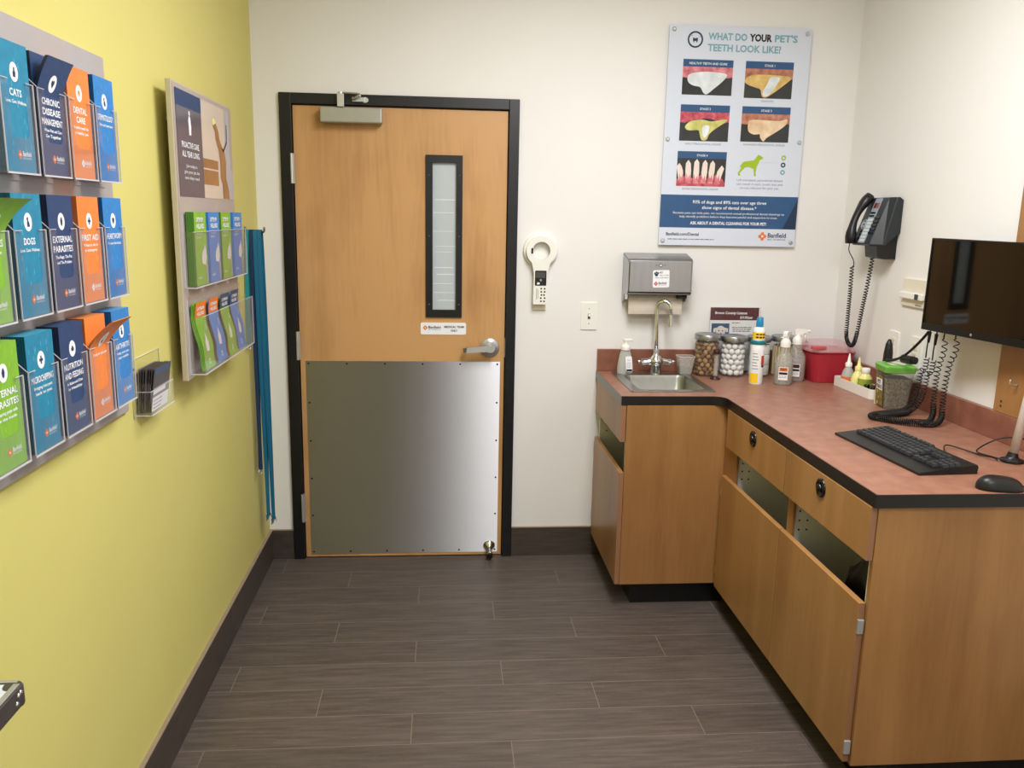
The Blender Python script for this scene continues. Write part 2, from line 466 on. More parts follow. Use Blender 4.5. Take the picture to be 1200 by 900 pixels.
def tag(o, label, cat, group=None, kind=None):
    o['label'] = label; o['category'] = cat
    if group: o['group'] = group
    o['kind'] = kind or 'thing'
    return o
def thing(name, label, cat, loc, group=None):
    o = bpy.data.objects.new(name, None); COL.objects.link(o)
    o.location = loc; o.empty_display_size = 0.05; o['wloc'] = tuple(loc)
    return tag(o, label, cat, group)
def struct(o):
    o['kind'] = 'structure'; return o
def rrect(x0, y0, x1, y1, r, n=5):
    out = []
    for cx, cy, a0 in ((x1 - r, y0 + r, -90), (x1 - r, y1 - r, 0), (x0 + r, y1 - r, 90), (x0 + r, y0 + r, 180)):
        for i in range(n + 1):
            a = math.radians(a0 + 90 * i / n); out.append((cx + r * math.cos(a), cy + r * math.sin(a)))
    return out
def smooth_path(pts, n=8):
    """Catmull-Rom through the points"""
    P = [V(p) for p in pts]; P = [2 * P[0] - P[1]] + P + [2 * P[-1] - P[-2]]; out = []
    for i in range(1, len(P) - 2):
        for k in range(n):
            t = k / n; a, b, c, d = P[i - 1], P[i], P[i + 1], P[i + 2]
            out.append(0.5 * ((2 * b) + (c - a) * t + (2 * a - 5 * b + 4 * c - d) * t * t + (3 * b - a - 3 * c + d) * t ** 3))
    out.append(P[-2]); return out
def coil(mb, pts, R, wire, pitch, mt, seg=5, per=10):
    """a wire wound round a path; pitch may be a function of 0..1"""
    P = smooth_path(pts, 14); L = [0]
    for a, b in zip(P, P[1:]): L.append(L[-1] + (b - a).length)
    T = L[-1]; out = []; d = 0; ph = 0; i = 0
    nr = V((1, 0, 0))
    while d < T:
        while i < len(L) - 2 and L[i + 1] < d: i += 1
        f = (d - L[i]) / max(1e-9, L[i + 1] - L[i]); p = P[i].lerp(P[i + 1], f); t = (P[i + 1] - P[i]).normalized()
        nr = (nr - t * nr.dot(t)).normalized(); bn = t.cross(nr)
        out.append(p + (nr * math.cos(ph) + bn * math.sin(ph)) * R)
        pp = pitch(d / T) if callable(pitch) else pitch
        d += pp / per; ph += 2 * math.pi / per
    mb.tube(out, wire, mt, seg); return mb
def dup(root, delta, label=None):
    r = root.copy(); COL.objects.link(r); r.location = V(root.location) + V(delta); r['wloc'] = tuple(r.location)
    if label: r['label'] = label
    for ch in list(root.children):
        c = ch.copy(); COL.objects.link(c); c.parent = r
        for g in list(ch.children):
            d = g.copy(); COL.objects.link(d); d.parent = c
    return r

# ------------------------------------------------------------------ the room
DX0, DX1, DZ = 0.1088, 1.1248, 2.083        # outside of the door frame
LX0, LX1, LZ = 0.1630, 1.0760, 2.034        # door leaf
mb = MB(); mb.box((-0.15, YF - 0.15, -0.1), (W + 0.15, 0.15, 0), 'floor'); struct(mb.build('floor'))
mb = MB(); mb.box((-0.15, YF - 0.15, HC), (W + 0.15, 0.15, HC + 0.1), 'white_paint'); struct(mb.build('ceiling'))
mb = MB(); mb.box((-0.12, YF, 0), (0, 0.12, HC), 'yellow_paint'); struct(mb.build('wall_left'))
mb = MB(); mb.box((W, YF, 0), (W + 0.12, 0.12, HC), 'cream_paint'); struct(mb.build('wall_right'))
mb = MB(); mb.box((0, YF - 0.12, 0), (W, YF, HC), 'cream_paint'); struct(mb.build('wall_front'))
mb = MB()
mb.box((0, 0, 0), (LX0 - 0.012, 0.12, HC), 'cream_paint'); mb.box((LX1 + 0.012, 0, 0), (W, 0.12, HC), 'cream_paint')
mb.box((LX0 - 0.012, 0, LZ + 0.012), (LX1 + 0.012, 0.12, HC), 'cream_paint'); struct(mb.build('wall_back'))
HB = 0.1445
def skirting(name, a, b, cap_a, cap_b):
    mb = MB(); mb.box(a, b, 'plank_base'); o = mb.build(name); struct(o)
    m2 = MB(); m2.box(cap_a, cap_b, 'base_cap'); m2.build('cap_strip', o)
skirting('baseboard_left', (0, YF, 0), (0.012, 0, HB - 0.004), (0, YF, HB - 0.004), (0.013, 0, HB))
skirting('baseboard_back', (0.012, -0.012, 0), (DX0, 0, HB - 0.003), (0.012, -0.0125, HB - 0.003), (DX0, 0, HB))
skirting('baseboard_back', (DX1, -0.012, 0), (1.60, 0, HB - 0.003), (DX1, -0.0125, HB - 0.003), (1.60, 0, HB))
skirting('baseboard_right', (W - 0.012, YF, 0), (W, -1.80, HB - 0.003), (W - 0.0125, YF, HB - 0.003), (W, -1.80, HB))
# black steel door frame
mb = MB()
mb.box((DX0, -0.016, 0), (LX0 - 0.004, 0.05, DZ), 'black_frame'); mb.box((LX1 + 0.004, -0.016, 0), (DX1, 0.05, DZ), 'black_frame')
mb.box((LX0 - 0.004, -0.016, LZ + 0.005), (LX1 + 0.004, 0.05, DZ), 'black_frame')
mb.box((LX0 - 0.006, 0.046, 0), (LX0 + 0.016, 0.11, LZ), 'black_frame'); mb.box((LX1 - 0.016, 0.046, 0), (LX1 + 0.006, 0.11, LZ), 'black_frame')
struct(mb.build('trim_1', bevel=0.002))
# unseen dark door and frame, added to darken the kick plate's reflection
mb = MB(); mb.box((0.10, YF, 0.006), (0.72, YF + 0.03, 2.03), 'added_dark_door'); struct(mb.build('added_door', bevel=0.002))
mb = MB(); mb.box((0.05, YF, 0), (0.10, YF + 0.04, 2.08), 'black_frame'); mb.box((0.72, YF, 0), (0.77, YF + 0.04, 2.08), 'black_frame'); mb.box((0.10, YF, 2.03), (0.72, YF + 0.04, 2.08), 'black_frame')
struct(mb.build('added_trim', bevel=0.002))

# ------------------------------------------------------------------ the door
YD = 0.0                                          # front face of the leaf
WX0, WX1, WZ0, WZ1 = 0.722, 0.882, 1.142, 1.845   # vision panel frame
mb = MB()
hole = [(WX0 + 0.02, WZ0 + 0.02), (WX1 - 0.02, WZ0 + 0.02), (WX1 - 0.02, WZ1 - 0.02), (WX0 + 0.02, WZ1 - 0.02)]
mb.prism([(LX0, 0.006), (LX1, 0.006), (LX1, LZ), (LX0, LZ)], -0.044, 0.0, 'door_veneer', onback(0, YD, 0), holes=[hole], side='door_edge')
door = struct(mb.build('door_1', loc=(LX0, YD, 0)))
door['label'] = 'light birch veneer door with narrow glazed slot and steel kick plate'
B0 = onback(0, YD, 0)
# narrow glazed slot
mb = MB()
gi = [(0.752, 1.176), (0.855, 1.176), (0.855, 1.813), (0.752, 1.813)]
mb.prism([(WX0, WZ0), (WX1, WZ0), (WX1, WZ1), (WX0, WZ1)], 0.0, 0.009, 'black_frame', B0, holes=[gi])
fr = mb.build('window_frame', door, bevel=0.0015)
mb = MB(); mb.rect(0.746, 1.170, 0.862, 1.820, 'glass', B0, -0.002); mb.build('window_glass', fr)
mb = MB(); mb.rect(0.744, 1.168, 0.864, 1.822, 'glass_blind', B0, -0.007)
for z in (1.655, 1.60, 1.52, 1.455, 1.43, 1.36, 1.33, 1.29, 1.25, 1.215):
    mb.rect(0.752 + random.uniform(0, 0.03), z, 0.855 - random.uniform(0, 0.02), z + random.uniform(0.002, 0.005), 'blind_line', B0, -0.0066)
mb.build('window_blind', fr)
for x in (WX0 + 0.014, WX1 - 0.014):
    for z in (1.20, 1.50, 1.76):
        mb = MB(); mb.lathe([(0.0035, 0), (0.003, 0.0015), (0, 0.002)], 'steel_dark', frame((x, YD - 0.009, z), (1, 0, 0), (0, 0, 1)), 8); mb.build('screw', fr)
# kick plate
KX0, KX1, KZ0, KZ1 = 0.186, 1.058, 0.019, 0.940
mb = MB(); mb.box((KX0, KZ0, 0), (KX1, KZ1, 0.0018), 'kick_steel', B0)
kp = mb.build('kick_plate', door, uv=(2, 0)); kp['label'] = 'brushed stainless steel kick plate'
sp = []
for i in range(6):
    x = KX0 + 0.012 + i * (KX1 - KX0 - 0.024) / 5
    sp += [(x, KZ0 + 0.012), (x, KZ1 - 0.012)]
for i in range(1, 5):
    z = KZ0 + 0.012 + i * (KZ1 - KZ0 - 0.024) / 5
    sp += [(KX0 + 0.012, z), (KX1 - 0.012, z)]
for x, z in sp:
    mb = MB(); mb.lathe([(0.0045, 0), (0.004, 0.001), (0.0015, 0.0016)], 'dark_hole', frame((x, YD - 0.0018, z), (1, 0, 0), (0, 0, 1)), 8); mb.build('screw', kp)
# lever handle
HXc, HZc = 1.010, 1.006
mb = MB(); mb.lathe([(0.044, 0), (0.044, 0.006), (0.040, 0.011), (0.026, 0.013), (0.024, 0.02)], 'satin', frame((HXc, YD, HZc), (1, 0, 0), (0, 0, 1)), 32)
hd = mb.build('door_handle', door)
mb = MB()
mb.cyl((HXc, YD - 0.018, HZc), (HXc, YD - 0.05, HZc), 0.013, 'satin', seg=20)
mb.prism([(HXc + 0.016, HZc + 0.016), (HXc - 0.02, HZc + 0.014), (HXc - 0.105, HZc + 0.004), (HXc - 0.108, HZc - 0.018), (HXc - 0.02, HZc - 0.012), (HXc + 0.014, HZc - 0.014)],
         0.046, 0.060, 'satin', B0)
mb.prism([(HXc - 0.100, HZc + 0.004), (HXc - 0.122, HZc + 0.000), (HXc - 0.120, HZc - 0.016), (HXc - 0.100, HZc - 0.018)], 0.03, 0.052, 'steel_dark', B0)
mb.build('lever', hd, bevel=0.004)
# strike on the frame edge, hinges
mb = MB(); mb.box((LX1 + 0.001, -0.002, 0.962), (LX1 + 0.0045, 0.004, 1.05), 'satin'); mb.build('strike_edge', door)
for z0, z1 in ((1.712, 1.836), (0.947, 1.074), (0.185, 0.319)):
    mb = MB(); mb.cyl((LX0 - 0.007, -0.020, z0), (LX0 - 0.007, -0.020, z1), 0.006, 'satin', seg=12)
    mb.box((LX0 - 0.013, -0.018, z0), (LX0 + 0.004, 0.0, z1), 'satin'); mb.build('hinge', door)
# closer: box and folding arm
mb = MB(); mb.box((0.283, 1.963, 0.0), (0.541, 2.026, 0.055), 'closer_paint', B0)
cl = mb.build('door_closer', door, bevel=0.006, seg=3)
mb = MB()
mb.box((0.357, -0.062, 2.026), (0.384, -0.036, 2.078), 'satin'); mb.cyl((0.3705, -0.049, 2.075), (0.3705, -0.049, 2.086), 0.012, 'satin')
mb.tube([(0.372, -0.049, 2.083), (0.445, -0.06, 2.079), (0.452, -0.06, 2.079)], 0.007, 'steel', flat=0.6, seg=8)
mb.tube([(0.452, -0.06, 2.073), (0.425, -0.035, 2.062), (0.42, -0.022, 2.06)], 0.006, 'satin', seg=8)
mb.lathe([(0.015, -0.002), (0.015, 0.006)], 'satin', frame((0.468, -0.017, 2.060), (1, 0, 0), (0, 0, 1)), 18, sy=0.75)
mb.box((0.415, -0.026, 2.052), (0.468, -0.0165, 2.070), 'satin'); mb.build('closer_arm', cl, bevel=0.001)
# door stop at the foot
mb = MB(); mb.lathe([(0.028, 0), (0.027, 0.006), (0.018, 0.016), (0.012, 0.022), (0.011, 0.05), (0.014, 0.055), (0.014, 0.066), (0.010, 0.07)], 'chrome',
                    frame((1.020, YD - 0.0018, 0.052), (1, 0, 0), (0, -0.35, 0.94)), 24)
ds = mb.build('door_stop', door)
mb = MB(); mb.cyl((1.020, -0.064, 0.028), (1.020, -0.074, 0.024), 0.014, 'rubber'); mb.build('rubber_tip', ds)

def clinic_logo(mb, x, y, r, M, w=0.0006, txt='ink_navy', wd=None, mark='orange_ink', bg='print_white'):
    """small flower-like cross emblem with the clinic's name beside it"""
    for i in range(4):
        a = math.pi / 2 * i + math.pi / 4
        mb.disc(x + r * 0.60 * math.cos(a - math.pi / 4), y + r * 0.60 * math.sin(a - math.pi / 4), r * 0.46, mark, M, w, seg=12)
    mb.flat([(x - r * 0.5, y), (x, y - r * 0.5), (x + r * 0.5, y), (x, y + r * 0.5)], mark, M, w + 0.0001)
    mb.flat([(x - r * 0.34, y), (x, y - r * 0.34), (x + r * 0.34, y), (x, y + r * 0.34)], bg, M, w + 0.0003)
    ww = wd or r * 4.2
    mb.text('Banfield', x + r * 1.4, y - r * 0.25, r * 1.15, txt, M, w, 'L', ww, bold=0.02)
    mb.text('PET HOSPITAL', x + r * 1.4, y - r * 0.95, r * 0.4, txt, M, w, 'L', ww)
    return mb
# small sign on the door
mb = MB(); mb.prism(rrect(0.698, 1.063, 0.902, 1.117, 0.008), 0.0, 0.003, 'print_white', B0)
clinic_logo(mb, 0.719, 1.094, 0.010, B0, 0.0036, wd=0.055)
mb.text('MEDICAL TEAM', 0.848, 1.094, 0.0095, 'ink_navy', B0, 0.0036, 'C', 0.088, bold=0.03)
mb.text('ONLY', 0.848, 1.077, 0.0095, 'ink_navy', B0, 0.0036, 'C', 0.03, bold=0.03)
mb.build('sign_plate', door)

# ------------------------------------------------------------------ back wall: scanner, switch
def wall_scanner():
    x, z = 1.231, 1.444; M = onback(x, 0, z)
    cr = thing('wall_cradle', 'pale round wall holder behind the white handheld scanner', 'holder', (x, 0, z))
    mb = MB(); mb.lathe([(0.078, -0.0005), (0.078, 0.011), (0.073, 0.0145), (0.058, 0.0145), (0.058, 0.0)], 'white_plastic', M, 40, capb=False, capt=False); mb.disc(0, 0, 0.058, 'white_plastic', M, 0.003, seg=36)
    mb.build('ring_plate', cr)
    mb = MB(); mb.box((-0.03, -0.262, 0.0), (0.03, -0.235, 0.012), 'offwhite_plastic', M); mb.build('lower_peg', cr)
    t = thing('handheld_scanner', 'white handheld scanner with ring head hanging beside the door', 'scanner', (x, -0.014, z))
    out = []
    for i in range(33):
        a = math.radians(-52 + 284 * i / 32); out.append((0.066 * math.cos(a), 0.066 * math.sin(a)))
    out += [(-0.036, -0.075), (-0.031, -0.10), (-0.032, -0.236), (0.028, -0.236), (0.029, -0.10), (0.036, -0.072)]
    hol = [(0.040 * math.cos(2 * math.pi * i / 28), 0.040 * math.sin(2 * math.pi * i / 28)) for i in range(28)]
    mb = MB(); mb.prism(out, 0.014, 0.040, 'white_plastic', M, holes=[hol]); mb.build('body', t, bevel=0.005, seg=3)
    mb = MB(); mb.prism(rrect(-0.026, -0.152, 0.025, -0.086, 0.003), 0.0402, 0.0418, 'black_shiny', M)
    mb.rect(-0.021, -0.118, 0.020, -0.092, 'lcd', M, 0.0421); mb.disc(0, -0.128, 0.005, 'grey_line', M, 0.0421)
    mb.flat([(-0.018, -0.147), (-0.006, -0.147), (-0.004, -0.140), (-0.014, -0.137)], 'print_white', M, 0.0421); mb.build('display', t)
    mb = MB(); rg = random.Random(3)
    for i in range(5):
        for j in range(2):
            mb.disc(0.004 + j * 0.014 + rg.uniform(-.002, .002), -0.166 - i * 0.014, 0.0042, 'ink_black', M, 0.0405, seg=8)
    mb.rect(-0.019, -0.215, -0.016, -0.165, 'grey_line', M, 0.0405); mb.rect(-0.012, -0.21, -0.010, -0.17, 'grey_line', M, 0.0405)
    mb.build('button_print', t)
    mb = MB(); mb.prism(rrect(-0.045, -0.012, -0.037, 0.012, 0.002), 0.0402, 0.0425, 'dark_hole', M); mb.build('indicator', t)
wall_scanner()
t = thing('light_switch', 'white single light switch plate right of the door', 'light switch', (1.460, 0, 1.153))
M = onback(1.460, 0, 1.153)
mb = MB(); mb.prism(rrect(-0.037, -0.061, 0.037, 0.061, 0.004), 0, 0.006, 'white_plastic', M)
for z in (0.034, -0.034): mb.disc(0, z, 0.003, 'grey_line', M, 0.0063, seg=10)
mb.build('cover_plate', t, bevel=0.002)
mb = MB(); mb.box((-0.006, -0.013, 0.006), (0.006, 0.013, 0.008), 'grey_line', M); mb.box((-0.0045, 0.0, 0.006), (0.0045, 0.011, 0.018), 'white_plastic', M)
mb.rect(-0.004, -0.011, 0.004, -0.003, 'ink_black', M, 0.0084); mb.build('toggle', t)

# ------------------------------------------------------------------ paper towel dispenser
def towels():
    t = thing('paper_towel_dispenser', 'brushed steel paper towel dispenser on wall above the sink', 'dispenser', (1.754, 0, 1.235))
    mb = MB()
    side = [(0.0, 1.225), (0.03, 1.225), (0.045, 1.262), (0.10, 1.262), (0.108, 1.274), (0.108, 1.405), (0.095, 1.418), (0.0, 1.440)]
    F = frame((1.608, 0, 0), (0, -1, 0), (0, 0, 1))     # u = out of the wall, v = up, w = -x
    mb.prism(side, -0.004, 0.0, 'steel', F); mb.prism(side, -0.289, -0.285, 'steel', F)
    top = [(0.0, 1.437), (0.095, 1.415), (0.108, 1.403), (0.108, 1.408), (0.096, 1.420), (0.0, 1.442)]
    mb.prism(top, -0.289, 0.0, 'steel', F)
    mb.box((1.608, -0.004, 1.24), (1.897, 0.0, 1.44), 'steel'); mb.build('housing', t)
    mb = MB(); mb.box((1.614, -0.112, 1.274), (1.892, -0.106, 1.413), 'steel')
    mb.box((1.612, -0.108, 1.262), (1.892, -0.060, 1.270), 'steel_dark'); fd = mb.build('front_cover', t, bevel=0.003)
    mb = MB(); M = frame((1.752, -0.112, 1.393), (1, 0, 0), (0, 0, 1))
    mb.disc(0, 0, 0.0085, 'steel_dark', M, 0.0006); mb.disc(0, 0, 0.005, 'chrome', M, 0.001)
    mb.rect(-0.022, -0.001, -0.014, 0.001, 'dark_hole', M, 0.0006); mb.rect(0.014, -0.001, 0.020, 0.001, 'dark_hole', M, 0.0006); mb.build('lock', fd)
    M = frame((1.756, -0.112, 1.334), (1, 0, 0.03), (-0.03, 0, 1))
    mb = MB(); mb.prism(rrect(-0.037, -0.038, 0.037, 0.038, 0.006), 0.0, 0.0008, 'print_white', M)
    for dx, dz in ((-0.028, 0.024), (-0.021, 0.028), (-0.014, 0.025)): mb.disc(dx, dz, 0.0038, 'ink_navy', M, 0.0012, ry=0.005, seg=10)
    mb.disc(-0.021, 0.017, 0.0075, 'ink_navy', M, 0.0012, ry=0.006, seg=12)
    mb.text('PET', 0.0, 0.024, 0.007, 'ink_navy', M, 0.0012, 'C', 0.016, bold=.03); mb.text('HEALTH TEAM', 0.014, 0.013, 0.005, 'maroon', M, 0.0012, 'C', 0.042)
    mb.text('WASH YOUR HANDS', 0.003, 0.002, 0.006, 'ink_navy', M, 0.0012, 'C', 0.060)
    clinic_logo(mb, -0.023, -0.021, 0.0085, M, 0.0012, wd=0.036, mark='red_ink'); mb.build('sticker', fd)
    mb = MB(); mb.box((1.612, -0.05, 1.236), (1.625, -0.03, 1.268), 'chrome'); mb.build('latch', t)
    mb = MB(); mb.box((1.838, -0.095, 1.246), (1.882, -0.075, 1.2615), 'dark_hole'); mb.build('outlet_slot', t)
    mb = MB(); pts = []
    for i in range(9):
        z = 1.272 - 0.10 * i / 8; y = -0.055 - 0.012 * math.sin(i / 8 * 2.2)
        pts.append((y, z))
    poly = pts + [(y + 0.0015, z) for y, z in pts[::-1]]
    mb.prism([(-a, b) for a, b in poly], -0.262, -0.018, 'towel_paper', F)
    mb.box((1.842, -0.062, 1.1735), (1.863, -0.06, 1.190), 'towel_paper')
    tag(mb.build('paper_towel', loc=(1.745, -0.055, 1.17)), 'tan paper towel hanging out below the steel dispenser', 'paper towel')
towels()

# ------------------------------------------------------------------ dental poster
def dental_poster():
    X0, X1, Z0, Z1 = 1.760, 2.388, 1.479, 2.409; y = -0.018
    t = thing('dental_poster', 'white and blue dental chart about pet teeth on standoffs', 'poster', (2.074, y, 1.94))
    M = onback(0, y, 0); mb = MB()
    mb.box((X0, Z0, -0.004), (X1, Z1, 0.0), 'poster_white', M)
    mb.rect(X0, 1.557, X1, 1.700, 'poster_navy', M, 0.0006)
    mb.flat([(2.325, 1.557), (2.388, 1.557), (2.388, 1.60), (2.388, 1.69)], 'ink_navy', M, 0.0008)
    # heading
    mb.disc(1.874, 2.350, 0.034, 'ink_navy', M, 0.0006, inner=0.027, seg=32)
    mb.flat([(1.864, 2.358), (1.874, 2.354), (1.884, 2.358), (1.885, 2.348), (1.881, 2.336), (1.877, 2.344), (1.871, 2.344), (1.867, 2.336), (1.863, 2.348)], 'ink_navy', M, 0.0008)
    mb.disc(1.893, 2.362, 0.002, 'ink_navy', M, 0.0008, seg=8); mb.disc(1.858, 2.366, 0.002, 'ink_navy', M, 0.0008, seg=8)
    mb.text('WHAT DO', 1.930, 2.352, 0.029, 'ink_teal', M, 0.0006, 'L', 0.172, bold=0.03)
    mb.text('YOUR', 2.112, 2.352, 0.029, 'ink_black', M, 0.0006, 'L', 0.100, bold=0.045)
    mb.text("PET'S", 2.224, 2.352, 0.029, 'ink_teal', M, 0.0006, 'L', 0.102, bold=0.03)
    mb.text('TEETH LOOK LIKE?', 1.930, 2.306, 0.029, 'ink_teal', M, 0.0006, 'L', 0.326, bold=0.03)
    # photo panels
    def panel(x0, z0, x1, z1, head, gum, cap):
        mb.rect(x0, z0, x1, z1, 'photo_black', M, 0.0006)
        mb.rect(x0, z1 - 0.030, x1, z1, 'poster_navy', M, 0.0014)
        mb.text(head, (x0 + x1) / 2, z1 - 0.021, 0.0095, 'print_white', M, 0.0018, bold=0.01)
        if cap: mb.text(cap, (x0 + x1) / 2, z0 - 0.016, 0.0085, 'ink_grey', M, 0.0006)
        if gum:
            g = [(x0, z1 - 0.03)]; n = 10
            for i in range(n + 1):
                u = i / n; g.append((x0 + (x1 - x0) * u, z1 - 0.052 - 0.022 * abs(math.cos(u * 3.1)) - 0.004 * math.sin(u * 17)))
            g.append((x1, z1 - 0.03)); mb.flat(g, gum, M, 0.0009)
    def tooth(x0, z1, pts, mt, w):
        mb.flat([(x0 + a, z1 - b) for a, b in smooth2(pts)], mt, M, w)
    def smooth2(pts, n=4):
        P = [pts[-1]] + list(pts) + [pts[0], pts[1]]; out = []
        for i in range(1, len(P) - 2):
            for k in range(n):
                s = k / n; q = []
                for c in (0, 1):
                    a, b, cc, d = P[i - 1][c], P[i][c], P[i + 1][c], P[i + 2][c]
                    q.append(0.5 * (2 * b + (cc - a) * s + (2 * a - 5 * b + 4 * cc - d) * s * s + (3 * b - a - 3 * cc + d) * s ** 3))
                out.append(tuple(q))
        return out
    A = [(0.022, 0.080), (0.034, 0.060), (0.10, 0.050), (0.18, 0.054), (0.196, 0.066), (0.17, 0.095), (0.14, 0.12), (0.112, 0.142), (0.096, 0.137), (0.084, 0.118), (0.074, 0.112), (0.05, 0.108), (0.03, 0.098)]
    panel(1.827, 2.124, 2.048, 2.270, 'HEALTHY TEETH AND GUMS', 'gum_pink', None)
    tooth(1.827, 2.270, A, 'tooth_white', 0.0012)
    panel(2.104, 2.118, 2.318, 2.270, 'STAGE 1', 'gum_brown', 'GINGIVITIS')
    tooth(2.104, 2.270, [(0.0, 0.078), (0.03, 0.058), (0.10, 0.054), (0.19, 0.058), (0.205, 0.07), (0.17, 0.10), (0.13, 0.13), (0.098, 0.149), (0.08, 0.142), (0.072, 0.116), (0.05, 0.108), (0.01, 0.095)], 'tooth_yellow', 0.0012)
    tooth(2.104, 2.270, [(0.115, 0.064), (0.15, 0.062), (0.155, 0.074), (0.135, 0.108), (0.11, 0.14), (0.088, 0.143), (0.083, 0.126), (0.098, 0.098)], 'tooth_white', 0.0014)
    panel(1.827, 1.931, 2.046, 2.083, 'STAGE 2', 'gum_red', 'EARLY PERIODONTAL DISEASE')
    tooth(1.827, 2.083, [(0.024, 0.09), (0.05, 0.068), (0.10, 0.062), (0.14, 0.068), (0.20, 0.058), (0.205, 0.068), (0.165, 0.095), (0.135, 0.12), (0.122, 0.146), (0.10, 0.146), (0.09, 0.12), (0.083, 0.106), (0.05, 0.108), (0.03, 0.104)], 'tooth_olive', 0.0012)
    tooth(1.827, 2.083, [(0.10, 0.096), (0.115, 0.085), (0.132, 0.09), (0.128, 0.118), (0.114, 0.138), (0.104, 0.125)], 'tooth_white', 0.0014)
    panel(2.102, 1.934, 2.320, 2.083, 'STAGE 3', 'gum_brown', 'ADVANCED PERIODONTAL DISEASE')
    tooth(2.102, 2.083, [(0.03, 0.078), (0.04, 0.058), (0.10, 0.056), (0.17, 0.058), (0.205, 0.05), (0.20, 0.075), (0.16, 0.105), (0.12, 0.13), (0.105, 0.146), (0.09, 0.132), (0.085, 0.116), (0.06, 0.118), (0.035, 0.106)], 'tooth_peach', 0.0012)
    panel(1.825, 1.738, 2.046, 1.887, 'STAGE 4', None, 'SEVERE PERIODONTAL DISEASE')
    g = [(1.825, 1.738), (2.046, 1.738), (2.046, 1.75), (2.03, 1.775)]
    for i in range(9): g.append((2.02 - i * 0.022, 1.776 + 0.012 * math.sin(i * 2.1)))
    mb.flat(g + [(1.825, 1.77)], 'gum_red', M, 0.0009)
    for i, (cx, bz, tz, tilt) in enumerate([(0.022, 0.03, 0.098, -0.012), (0.054, 0.03, 0.112, -0.004), (0.088, 0.026, 0.117, 0), (0.122, 0.026, 0.114, 0.004), (0.154, 0.03, 0.112, 0.006), (0.186, 0.03, 0.092, 0.016)]):
        c = 1.825 + cx
        mb.flat([(c - 0.011, 1.738 + bz - 0.012), (c + 0.009, 1.738 + bz - 0.012), (c + 0.013 + tilt * .6, 1.738 + bz + 0.035), (c + 0.011 + tilt, 1.738 + tz - 0.014), (c + tilt, 1.738 + tz), (c - 0.011 + tilt, 1.738 + tz - 0.014), (c - 0.013 + tilt * .6, 1.738 + bz + 0.035)], 'tooth_bone', M, 0.0012)
        mb.flat([(c - 0.013, 1.738 + 0.012), (c + 0.012, 1.738 + 0.012), (c + 0.006, 1.738 + bz + 0.022), (c - 0.002, 1.738 + bz + 0.004), (c - 0.010, 1.738 + bz + 0.026)], 'gum_pink', M, 0.0013)
    # standing dog in side view with its three key dots
    dog = [(2.104, 1.792), (2.112, 1.822), (2.122, 1.842), (2.150, 1.852), (2.172, 1.852), (2.184, 1.872), (2.196, 1.879), (2.204, 1.878), (2.212, 1.868), (2.216, 1.862), (2.200, 1.856), (2.192, 1.846), (2.188, 1.828), (2.182, 1.812), (2.180, 1.790), (2.186, 1.787), (2.172, 1.787), (2.174, 1.812), (2.164, 1.820), (2.138, 1.826), (2.130, 1.814), (2.112, 1.800), (2.116, 1.789), (2.108, 1.788), (2.104, 1.800), (2.118, 1.818), (2.112, 1.83)]
    dog = [(2.101, 1.808), (2.113, 1.834), (2.124, 1.848), (2.155, 1.853), (2.172, 1.855), (2.182, 1.870), (2.190, 1.880), (2.198, 1.876), (2.212, 1.868), (2.210, 1.861), (2.198, 1.858), (2.194, 1.844), (2.186, 1.828), (2.182, 1.800), (2.186, 1.788), (2.176, 1.788), (2.172, 1.818), (2.150, 1.826), (2.134, 1.824), (2.120, 1.810), (2.110, 1.800), (2.114, 1.788), (2.104, 1.788), (2.102, 1.800), (2.116, 1.822), (2.112, 1.828)]
    mb.flat(dog, 'green_ink', M, 0.0007)
    for z, c in ((1.869, 'green_ink'), (1.838, 'ink_navy'), (1.806, 'ink_teal')):
        mb.disc(2.306, z, 0.011, c, M, 0.0006, inner=0.005)
    mb.rect(2.205, 1.846, 2.285, 1.8465, 'ink_grey', M, 0.0006)
    for i, s in enumerate(('Left untreated, periodontal disease', 'can result in pain, tooth loss and', 'chronic infection for your pet.')):
        mb.text(s, 2.205, 1.765 - i * 0.017, 0.010, 'ink_grey', M, 0.0006, 'C', 0.21 if i < 2 else 0.18)
    # blue band
    mb.text('93% of dogs and 89% cats over age three', 2.074, 1.664, 0.014, 'print_white', M, 0.0012, 'C', 0.338, bold=0.01)
    mb.text('show signs of dental disease.*', 2.074, 1.640, 0.014, 'print_white', M, 0.0012, 'C', 0.25, bold=0.01)
    mb.text('Because pets can hide pain, we recommend annual professional dental cleanings to', 2.074, 1.618, 0.0095, 'print_white', M, 0.0012, 'C', 0.51)
    mb.text('help identify problems before they become painful and expensive to treat.', 2.074, 1.602, 0.0095, 'print_white', M, 0.0012, 'C', 0.45)
    mb.text('ASK ABOUT A DENTAL CLEANING FOR YOUR PET!', 2.074, 1.572, 0.0135, 'print_white', M, 0.0012, 'C', 0.35, bold=0.025)
    mb.text('Banfield.com/Dental', 1.792, 1.522, 0.014, 'ink_black', M, 0.0006, 'L', 0.150, bold=0.02)
    mb.lines(1.792, 2.035, 1.504, 1, 0.01, 0.004, 'ink_grey', M, 0.0006, 5)
    clinic_logo(mb, 2.236, 1.524, 0.018, M, 0.0006, wd=0.085)
    p = mb.build('poster_panel', t)
